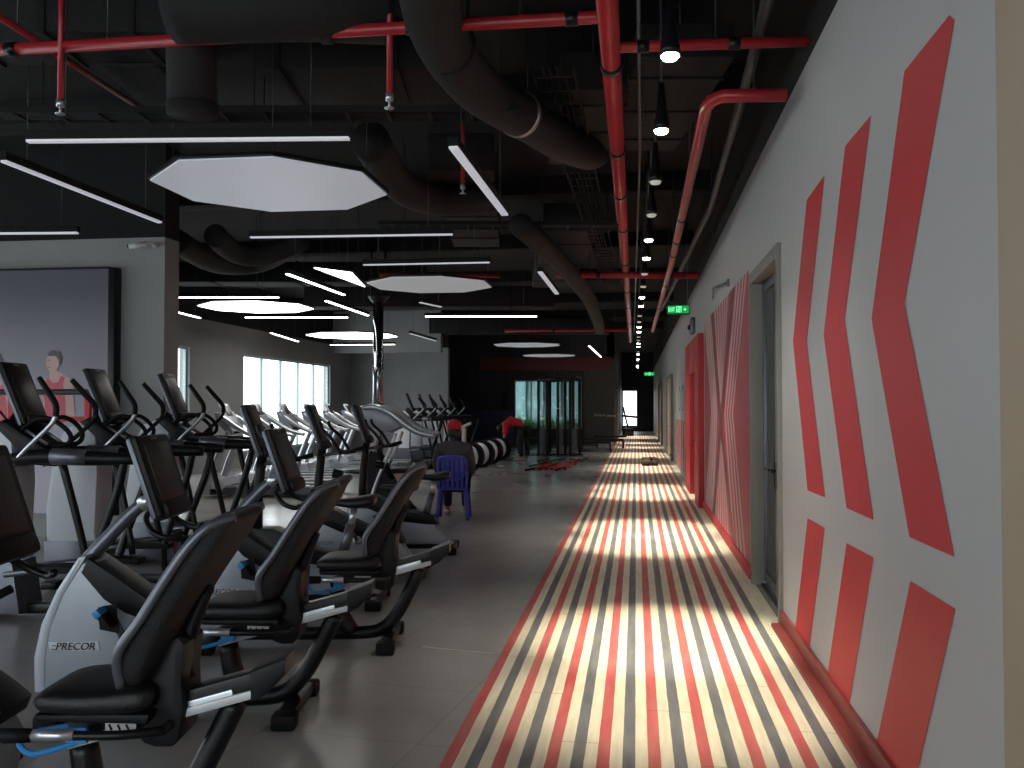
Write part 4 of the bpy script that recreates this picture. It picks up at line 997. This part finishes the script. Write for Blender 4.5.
# pile of red and black exercise bars
k = 0
bars = [((526, 470), (556, 464), 0), ((534, 469), (566, 457), 1), ((540, 469), (570, 458), 1), ((546, 469), (574, 461), 1), ((530, 466), (560, 459), 0), ((552, 469), (578, 460), 1), ((556, 470), (584, 461), 0), ((560, 465), (590, 456), 1), ((543, 463), (572, 456), 0), ((565, 469), (576, 461), 1), ((570, 463), (594, 456), 0), ((538, 461), (548, 459), 0)]
blab = ['black bar lying nearest on the floor left of the pile', 'long red bar, leftmost in the pile', 'red bar just right of the leftmost red one', 'red bar in the middle of the pile', 'black bar behind the left of the pile', 'red bar right of the middle of the pile', 'black bar along the near right side', 'long red bar reaching far right in the pile', 'black bar at the back of the pile', 'short red bar at the near right of the pile', 'black bar at the far right end of the pile', 'short black bar at the far left of the pile']
for (a, b_, rd), l in zip(bars, blab):
    z = .03+.035*(k % 2); A = atz(a[0], a[1], z); B_ = atz(b_[0], b_[1], z); dd = B_-A; L = min(dd.length, 2.4); dd = dd.normalized()*L
    t = thing('exercise_bar', l, 'bar', A, 0, 'exercise bars on the floor')
    MB().cyl((0, 0, 0), dd, .022, redcl if rd else blackm, seg=8).build('shaft', t)
    u = dd.normalized()
    MB().cyl(-u*.03, u*.06, .03, rubber, seg=8).build('end_cap', t); MB().cyl(dd-u*.06, dd+u*.03, .03, rubber, seg=8).build('end_cap', t)
    k += 1
# dark bundle on the walkway
p = atz(650.5, 466, 0)
t = thing('bundled_mat', 'small dark brown bundle lying on the striped walkway', 'bundle', p, .1)
bndm = mat('dark_brown_bundle', (.035, .025, .018), .9, noise=.5, nscale=12, bump=.6)
mb = MB(); mb.box((0, .2, .11), (.42, .34, .22), bndm, bev=.06, seg=3); mb.ball((-.1, .05, .09), .11, bndm, (1.2, 1, .8)); mb.ball((.12, .06, .08), .1, bndm, (1, 1, .8)); mb.build('folded_cloth', t)
MB().box((0.02, .2, .19), (.06, .36, .07), rubber, bev=.02).build('strap', t)
# corridor end machine
p = flo(628, 47)
t = thing('exercise_bench', 'small dark machine silhouetted below the bright end window', 'exercise machine', p, .3)
mb = MB(); mb.box((0, 0, .2), (.5, .5, .4), blackm, bev=.05); mb.build('base', t); MB().tube([(0, 0, .4), (-.2, 0, 1.2), (-.25, 0, 1.5)], .05, blackm, 8).build('mast', t)
mb = MB(); mb.box((.1, 0, 1.0), (.9, .2, .12), leather, Euler((0, .1, 0)), bev=.04); mb.build('seat_pad', t)
# red and black rack before the poster
g0, g1 = flo(-45, 9.3), flo(91, 9.3); zt = zz(392, 9.3)
t = thing('barbell_rack', 'red posted rack with a black top bar before the advertisement', 'rack', g0, math.atan2(g1.y-g0.y, g1.x-g0.x)); L = (g1-g0).length
MB().box((L/2, 0, zt), (L+.1, .07, .06), blackm, bev=.01).build('top_bar', t)
for f in (0, .42, .98): MB().box((L*f, 0, zt/2), (.06, .06, zt-.05), redw, bev=.01).build('post', t)
mb = MB(); mb.tube([(L*.42, 0, zt-.35), (L*.42+.15, 0, zt-.1)], .014, blackm, 8); mb.tube([(L*.42, 0, zt-.35), (L*.3, 0, zt-.15)], .014, blackm, 8); mb.build('brace', t)
MB().box((L*.7, 0, zt-.28), (L*.56, .04, .05), redw, bev=.008).build('lower_bar', t)
# little white column box near the drums
p = flo(464, 20); t = thing('water_dispenser', 'slim white pillar unit behind the seated person', 'dispenser', p)
MB().box((0, 0, .55), (.09, .1, 1.1), whitep, bev=.02).build('body', t); MB().box((.0, 0, 1.13), (.35, .14, .06), whitep, Euler((0, -.4, 0)), bev=.02).build('top_arm', t)
# loudspeaker emblem high on the dark wall and the ring on the wall
p = flo(505, 36.2); t = thing('round_bag', 'dark teardrop shaped hanging bag left of the teal window', 'bag', (p.x, YB-.35, zz(401, 37)))
mb = MB(); mb.ball((0, 0, 0), .22, walld, (1, .8, 2.0)); mb.build('bag_body', t); mb = MB(); mb.cyl((0, 0, .4), (0, 0, ZC-zz(401, 37)-.3), .01, wire, seg=6); mb.build('chain', t)
# white lettering on brown panel (not legible in the photograph: small wordmark and rule)
t = thing('wall_lettering', 'small white wordmark with a long rule on the brown back panel', 'sign', (flo(604, 37).x, YB-.064, zz(415, 37)))
text('Kinesis', .16, whitep, t, (-.17, 0, .0), (PI/2, 0, 0), 'wordmark', ext=.004)
MB().box((.30, 0, -.035), (.38, .008, .045), whitep).build('rule', t)
# pale skirting strip at back panel foot
struct(MB().box(((bw1+.6+XE)/2, YB-.5, .05), (XE-bw1-.6, .3, .1), whitep, bev=.01).build('trim_3'), 'pale low ledge in front of the brown back panel')
# faint light reflection painted on the floor as a pale strip
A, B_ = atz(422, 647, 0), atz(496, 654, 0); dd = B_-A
t = MB().box((0, 0, .001), (dd.length, .02, .002), mat('painted_floor_reflection', (.42, .42, .4), .5, noise=.4, nscale=25)).build('floor_reflection'); t.location = (A+B_)/2; t.rotation_euler = (0, 0, math.atan2(dd.y, dd.x))
tag(t, 'pale strip painting a light reflection on the grey floor beside the walkway', 'reflection')
# towels/power pack hung at dark wall: blue-black low partition
p0, p1 = flo(455, 34), flo(513, 34)
t = MB().box(((p1.x-p0.x)/2, 0, .7), (p1.x-p0.x, .3, 1.4), mat('navy_padded_wall', (.012, .018, .05), .7, noise=.2), bev=.03).build('padded_partition', loc=(p0.x, 34.2, 0)); tag(t, 'low navy partition behind the round drum machines', 'partition')
p = flo(447, 30.6); 
t = thing('wall_emblem', 'grey square emblem with a figure shape high on the dark wall', 'sign', (flo(461.5, 36.9).x, YB-.03, zz(371, 37)))
MB().box((0, 0, 0), (.75, .03, .6), walld, bev=.01).build('plate', t)
mb = MB(); mb.tube([(-.16, -.02, -.2), (0, -.02, .2), (.16, -.02, -.2)], .035, greym, 8); mb.tube([(-.1, -.02, -.06), (.1, -.02, -.06)], .03, greym, 8); mb.tube([(-.33, -.02, .2), (-.33, -.02, -.22), (-.26, -.02, -.25)], .02, greym, 8); mb.tube([(.33, -.02, .2), (.33, -.02, -.22), (.26, -.02, -.25)], .02, greym, 8); mb.build('mark', t)

# ================================================================== PEOPLE
def skinbody(name, verts, edges, m, parent=None, root=0, sub=2):
    me = bpy.data.meshes.new(name); me.from_pydata([v[0] for v in verts], edges, [])
    o = bpy.data.objects.new(name, me); C.objects.link(o)
    if parent: o.parent = parent
    o.modifiers.new('skin', 'SKIN').use_smooth_shade = True
    if not me.skin_vertices: bpy.context.view_layer.update()
    sv = me.skin_vertices[0].data if me.skin_vertices else None
    for i, v in enumerate(verts):
        r = v[1]; sv[i].radius = (r, r) if not isinstance(r, tuple) else r
        sv[i].use_root = (i == root)
    md = o.modifiers.new('sub', 'SUBSURF'); md.levels = md.render_levels = sub
    dg = bpy.context.evaluated_depsgraph_get(); dg.update()
    nm = bpy.data.meshes.new_from_object(o.evaluated_get(dg)); bpy.data.objects.remove(o); bpy.data.meshes.remove(me)
    nm.name = name; nm.materials.clear(); nm.materials.append(m)
    for p_ in nm.polygons: p_.use_smooth = True; p_.material_index = 0
    o = bpy.data.objects.new(name, nm); C.objects.link(o)
    if parent: o.parent = parent
    return o
def hand_chain(wr, d, up, side):
    """palm and five fingers from the wrist; d points along the hand"""
    wr, d, up = Vector(wr), Vector(d).normalized(), Vector(up).normalized(); lat = d.cross(up).normalized()*side
    V = [(wr, .026), (wr+d*.05, (.038, .016))]; E = [(0, 1)]
    for k, (o_, l) in enumerate(((-.030, .070), (-.010, .080), (.011, .074), (.030, .058))):
        b_ = wr+d*.085+lat*o_; i = len(V)
        V += [(b_, .011), (b_+d*l*.5-up*.012, .0095), (b_+d*l*.85-up*.035, .008)]; E += [(1, i), (i, i+1), (i+1, i+2)]
    i = len(V); b_ = wr+d*.035-lat*.035; V += [(b_, .013), (b_+d*.03-lat*.02-up*.01, .011), (b_+d*.055-lat*.022-up*.02, .009)]; E += [(1, i), (i, i+1), (i+1, i+2)]
    return V, E
def merge(lists):
    V, E = [], []
    for v, e, link in lists:
        n = len(V); V += v; E += [(a+n, b_+n) for a, b_ in e]
        if link is not None: E.append((link, n))
    return V, E
# seated person, seen from behind, in a blue plastic chair
cp = flo(454, 12.75)
SR = math.radians(6)
t = thing('plastic_chair', 'blue plastic chair with the seated person, left of the open floor', 'chair', cp, SR)
MB().prism([(-.20, -.19), (.20, -.19), (.21, .2), (-.21, .2)], .415, .44, chairb, 'z', bev=.008).build('seat', t)
for sx_ in (-1, 1):
    for sy in (-1, 1):
        mb = MB(); mb.tube([(sx_*.18, sy*.17, .42), (sx_*.2, sy*.2, .2), (sx_*.215, sy*.22, 0)], [.032, .028, .024], chairb, 8, smooth=2); mb.build('leg', t)
mb = MB()
mb.tube([(-.19, -.18, .43), (-.20, -.22, .65), (-.185, -.25, .84), (-.12, -.265, .875), (0, -.27, .885), (.12, -.265, .875), (.185, -.25, .84), (.20, -.22, .65), (.19, -.18, .43)], .022, chairb, 10, smooth=3)
for k in range(5):
    x = -.13+k*.065; mb.box((x, -.228, .66), (.048, .012, .42), chairb, Euler((.17, 0, 0)), bev=.004)
mb.build('backrest', t)
pr = thing('person', 'seated person seen from behind in charcoal jacket and red cap', 'person', cp, SR)
hV, hE = hand_chain((-.20, .40, .60), (.1, .8, -.2), (0, .2, 1), 1); hV2, hE2 = hand_chain((.20, .40, .60), (-.1, .8, -.2), (0, .2, 1), -1)
V = [((0, -.03, .53), (.16, .12)), ((0, -.06, .70), (.145, .10)), ((0, -.04, .88), (.165, .105)), ((0, -.02, 1.01), (.13, .09)), ((0, .0, 1.09), .055), ((0, .02, 1.14), .052), ((0, .03, 1.21), (.078, .09)), ((0, .03, 1.285), (.080, .095)), ((0, .02, 1.34), (.055, .065)),
     ((-.19, -.02, .985), .062), ((-.235, .02, .76), .048), ((-.215, .25, .62), .036), ((.19, -.02, .985), .062), ((.235, .02, .76), .048), ((.215, .25, .62), .036),
     ((-.10, .06, .50), .085), ((-.14, .40, .50), .062), ((-.13, .44, .25), .048), ((-.13, .43, .07), .036), ((-.14, .55, .035), .034),
     ((.10, .06, .50), .085), ((.14, .40, .50), .062), ((.13, .44, .25), .048), ((.13, .43, .07), .036), ((.14, .55, .035), .034)]
Eb = [(0, 1), (1, 2), (2, 3), (3, 4), (4, 5), (5, 6), (6, 7), (7, 8), (3, 9), (9, 10), (10, 11), (3, 12), (12, 13), (13, 14), (0, 15), (15, 16), (16, 17), (17, 18), (18, 19), (0, 20), (20, 21), (21, 22), (22, 23), (23, 24)]
VV, EE = merge([(V, Eb, None), (hV, hE, 11), (hV2, hE2, 14)])
bd = skinbody('body', VV, EE, skin, pr)
def grow(vs, idx, g):
    out = []
    for i in idx:
        p_, r = vs[i]; out.append((p_, tuple(x+g for x in r) if isinstance(r, tuple) else r+g))
    return out
jv = grow(V, [0, 1, 2, 3, 9, 10, 11, 12, 13, 14], .038)
jv[0] = ((0, -.03, .55), (.19, .15)); jv[3] = ((0, -.02, 1.02), (.17, .135)); skinbody('jacket', jv+[((0, -.0, 1.10), .082)], [(0, 1), (1, 2), (2, 3), (3, 4), (4, 5), (5, 6), (3, 7), (7, 8), (8, 9), (3, 10)], jacket, pr)
tv = grow(V, [0, 15, 16, 17, 20, 21, 22], .022); tv += [((-.13, .43, .11), .055), ((.13, .43, .11), .055)]
skinbody('trousers', tv, [(0, 1), (1, 2), (2, 3), (3, 7), (0, 4), (4, 5), (5, 6), (6, 8)], trous, pr)
for s in (-1, 1):
    mb = MB(); mb.ball((s*.14, .50, .045), .05, shoe, (1, 2.5, .85)); mb.build('shoe', pr)
mb = MB(); mb.ball((0, .01, 1.215), .100, hair, (.95, 1.0, 1.0)); mb.ball((0, -.005, 1.13), .066, hair, (1, 1, 1.1)); mb.build('hair', pr)
mb = MB(); mb.ball((0, .03, 1.305), .108, redcl, (.98, 1.1, .88)); mb.box((0, .15, 1.30), (.14, .12, .015), redcl, Euler((-.25, 0, 0)), bev=.006); mb.build('cap', pr)
mb = MB()
for s in (-1, 1): mb.ball((s*.035, .118, 1.265), .014, whitep, (1.2, .5, .8)); mb.ball((s*.035, .125, 1.265), .007, hair)
mb.ball((0, .128, 1.235), .016, skin, (.9, 1, 1.4)); mb.ball((0, .115, 1.195), .018, redcl, (1.4, .5, .4))
for s in (-1, 1): mb.ball((s*.092, .03, 1.25), .025, skin, (.5, .8, 1.2))
mb.build('face', pr)
# bending person in red
bp_ = flo(518, 26)
pr = thing('person', 'person in a red top bending over beside the farthest drum machine', 'person', bp_, math.radians(5)); pr.scale = (1.12, 1.12, 1.12)
V = [((.12, 0, .86), (.15, .13)), ((-.02, 0, .95), (.14, .12)), ((-.20, -.02, .99), (.16, .13)), ((-.33, -.03, .96), (.12, .10)), ((-.41, -.04, .90), .055), ((-.46, -.05, .84), (.075, .085)), ((-.49, -.06, .78), (.07, .08)),
     ((-.30, -.19, .92), .06), ((-.33, -.24, .66), .045), ((-.38, -.22, .42), .034), ((-.30, .15, .92), .06), ((-.34, .2, .66), .045), ((-.38, .2, .42), .034),
     ((.09, -.11, .78), .085), ((.04, -.15, .46), .062), ((.10, -.16, .10), .042), ((-.02, -.17, .04), .036),
     ((.14, .11, .78), .085), ((.22, .14, .46), .062), ((.24, .15, .10), .042), ((.12, .16, .04), .036)]
Eb = [(0, 1), (1, 2), (2, 3), (3, 4), (4, 5), (5, 6), (3, 7), (7, 8), (8, 9), (3, 10), (10, 11), (11, 12), (0, 13), (13, 14), (14, 15), (15, 16), (0, 17), (17, 18), (18, 19), (19, 20)]
h1 = hand_chain((-.39, -.22, .37), (-.1, 0, -1), (-1, 0, 0), 1); h2 = hand_chain((-.39, .2, .37), (-.1, 0, -1), (-1, 0, 0), -1)
VV, EE = merge([(V, Eb, None), (*h1, 9), (*h2, 12)]); skinbody('body', VV, EE, skin, pr)
jv = grow(V, [0, 1, 2, 3, 7, 8, 10, 11], .035); skinbody('red_top', jv, [(0, 1), (1, 2), (2, 3), (3, 4), (4, 5), (3, 6), (6, 7)], redcl, pr)
tv = grow(V, [0, 13, 14, 15, 17, 18, 19], .028); skinbody('trousers', tv, [(0, 1), (1, 2), (2, 3), (0, 4), (4, 5), (5, 6)], trous, pr)
mb = MB(); mb.ball((-.465, -.05, .84), .098, hair, (1, 1, 1.1)); mb.build('hair', pr)
for x, y in ((-.0, -.165), (.14, .155)): MB().ball((x, y, .045), .05, shoe, (2.6, 1, .85)).build('shoe', pr)

# ================================================================== LIGHT
w = bpy.data.worlds.new('daylight'); SC.world = w; w.use_nodes = True; nt = w.node_tree
bg = nt.nodes['Background']; tcw = nt.nodes.new('ShaderNodeTexCoord'); sp = nt.nodes.new('ShaderNodeSeparateXYZ'); nt.links.new(tcw.outputs['Generated'], sp.inputs[0])
nt.links.new(ramp(nt, sp.outputs[2], [(0, (.78, .80, .83)), (.03, (.93, .94, .96)), (.4, (.93, .95, 1))]), bg.inputs['Color']); bg.inputs['Strength'].default_value = 4.5
SC.view_settings.view_transform = 'Standard'; SC.view_settings.look = 'None'; SC.view_settings.gamma = 1; SC.view_settings.use_curve_mapping = False
SC.view_settings.exposure = 0
SC.cycles.max_bounces = 8; SC.cycles.diffuse_bounces = 4; SC.cycles.glossy_bounces = 4; SC.cycles.sample_clamp_indirect = 6
SC.cycles.use_denoising = True
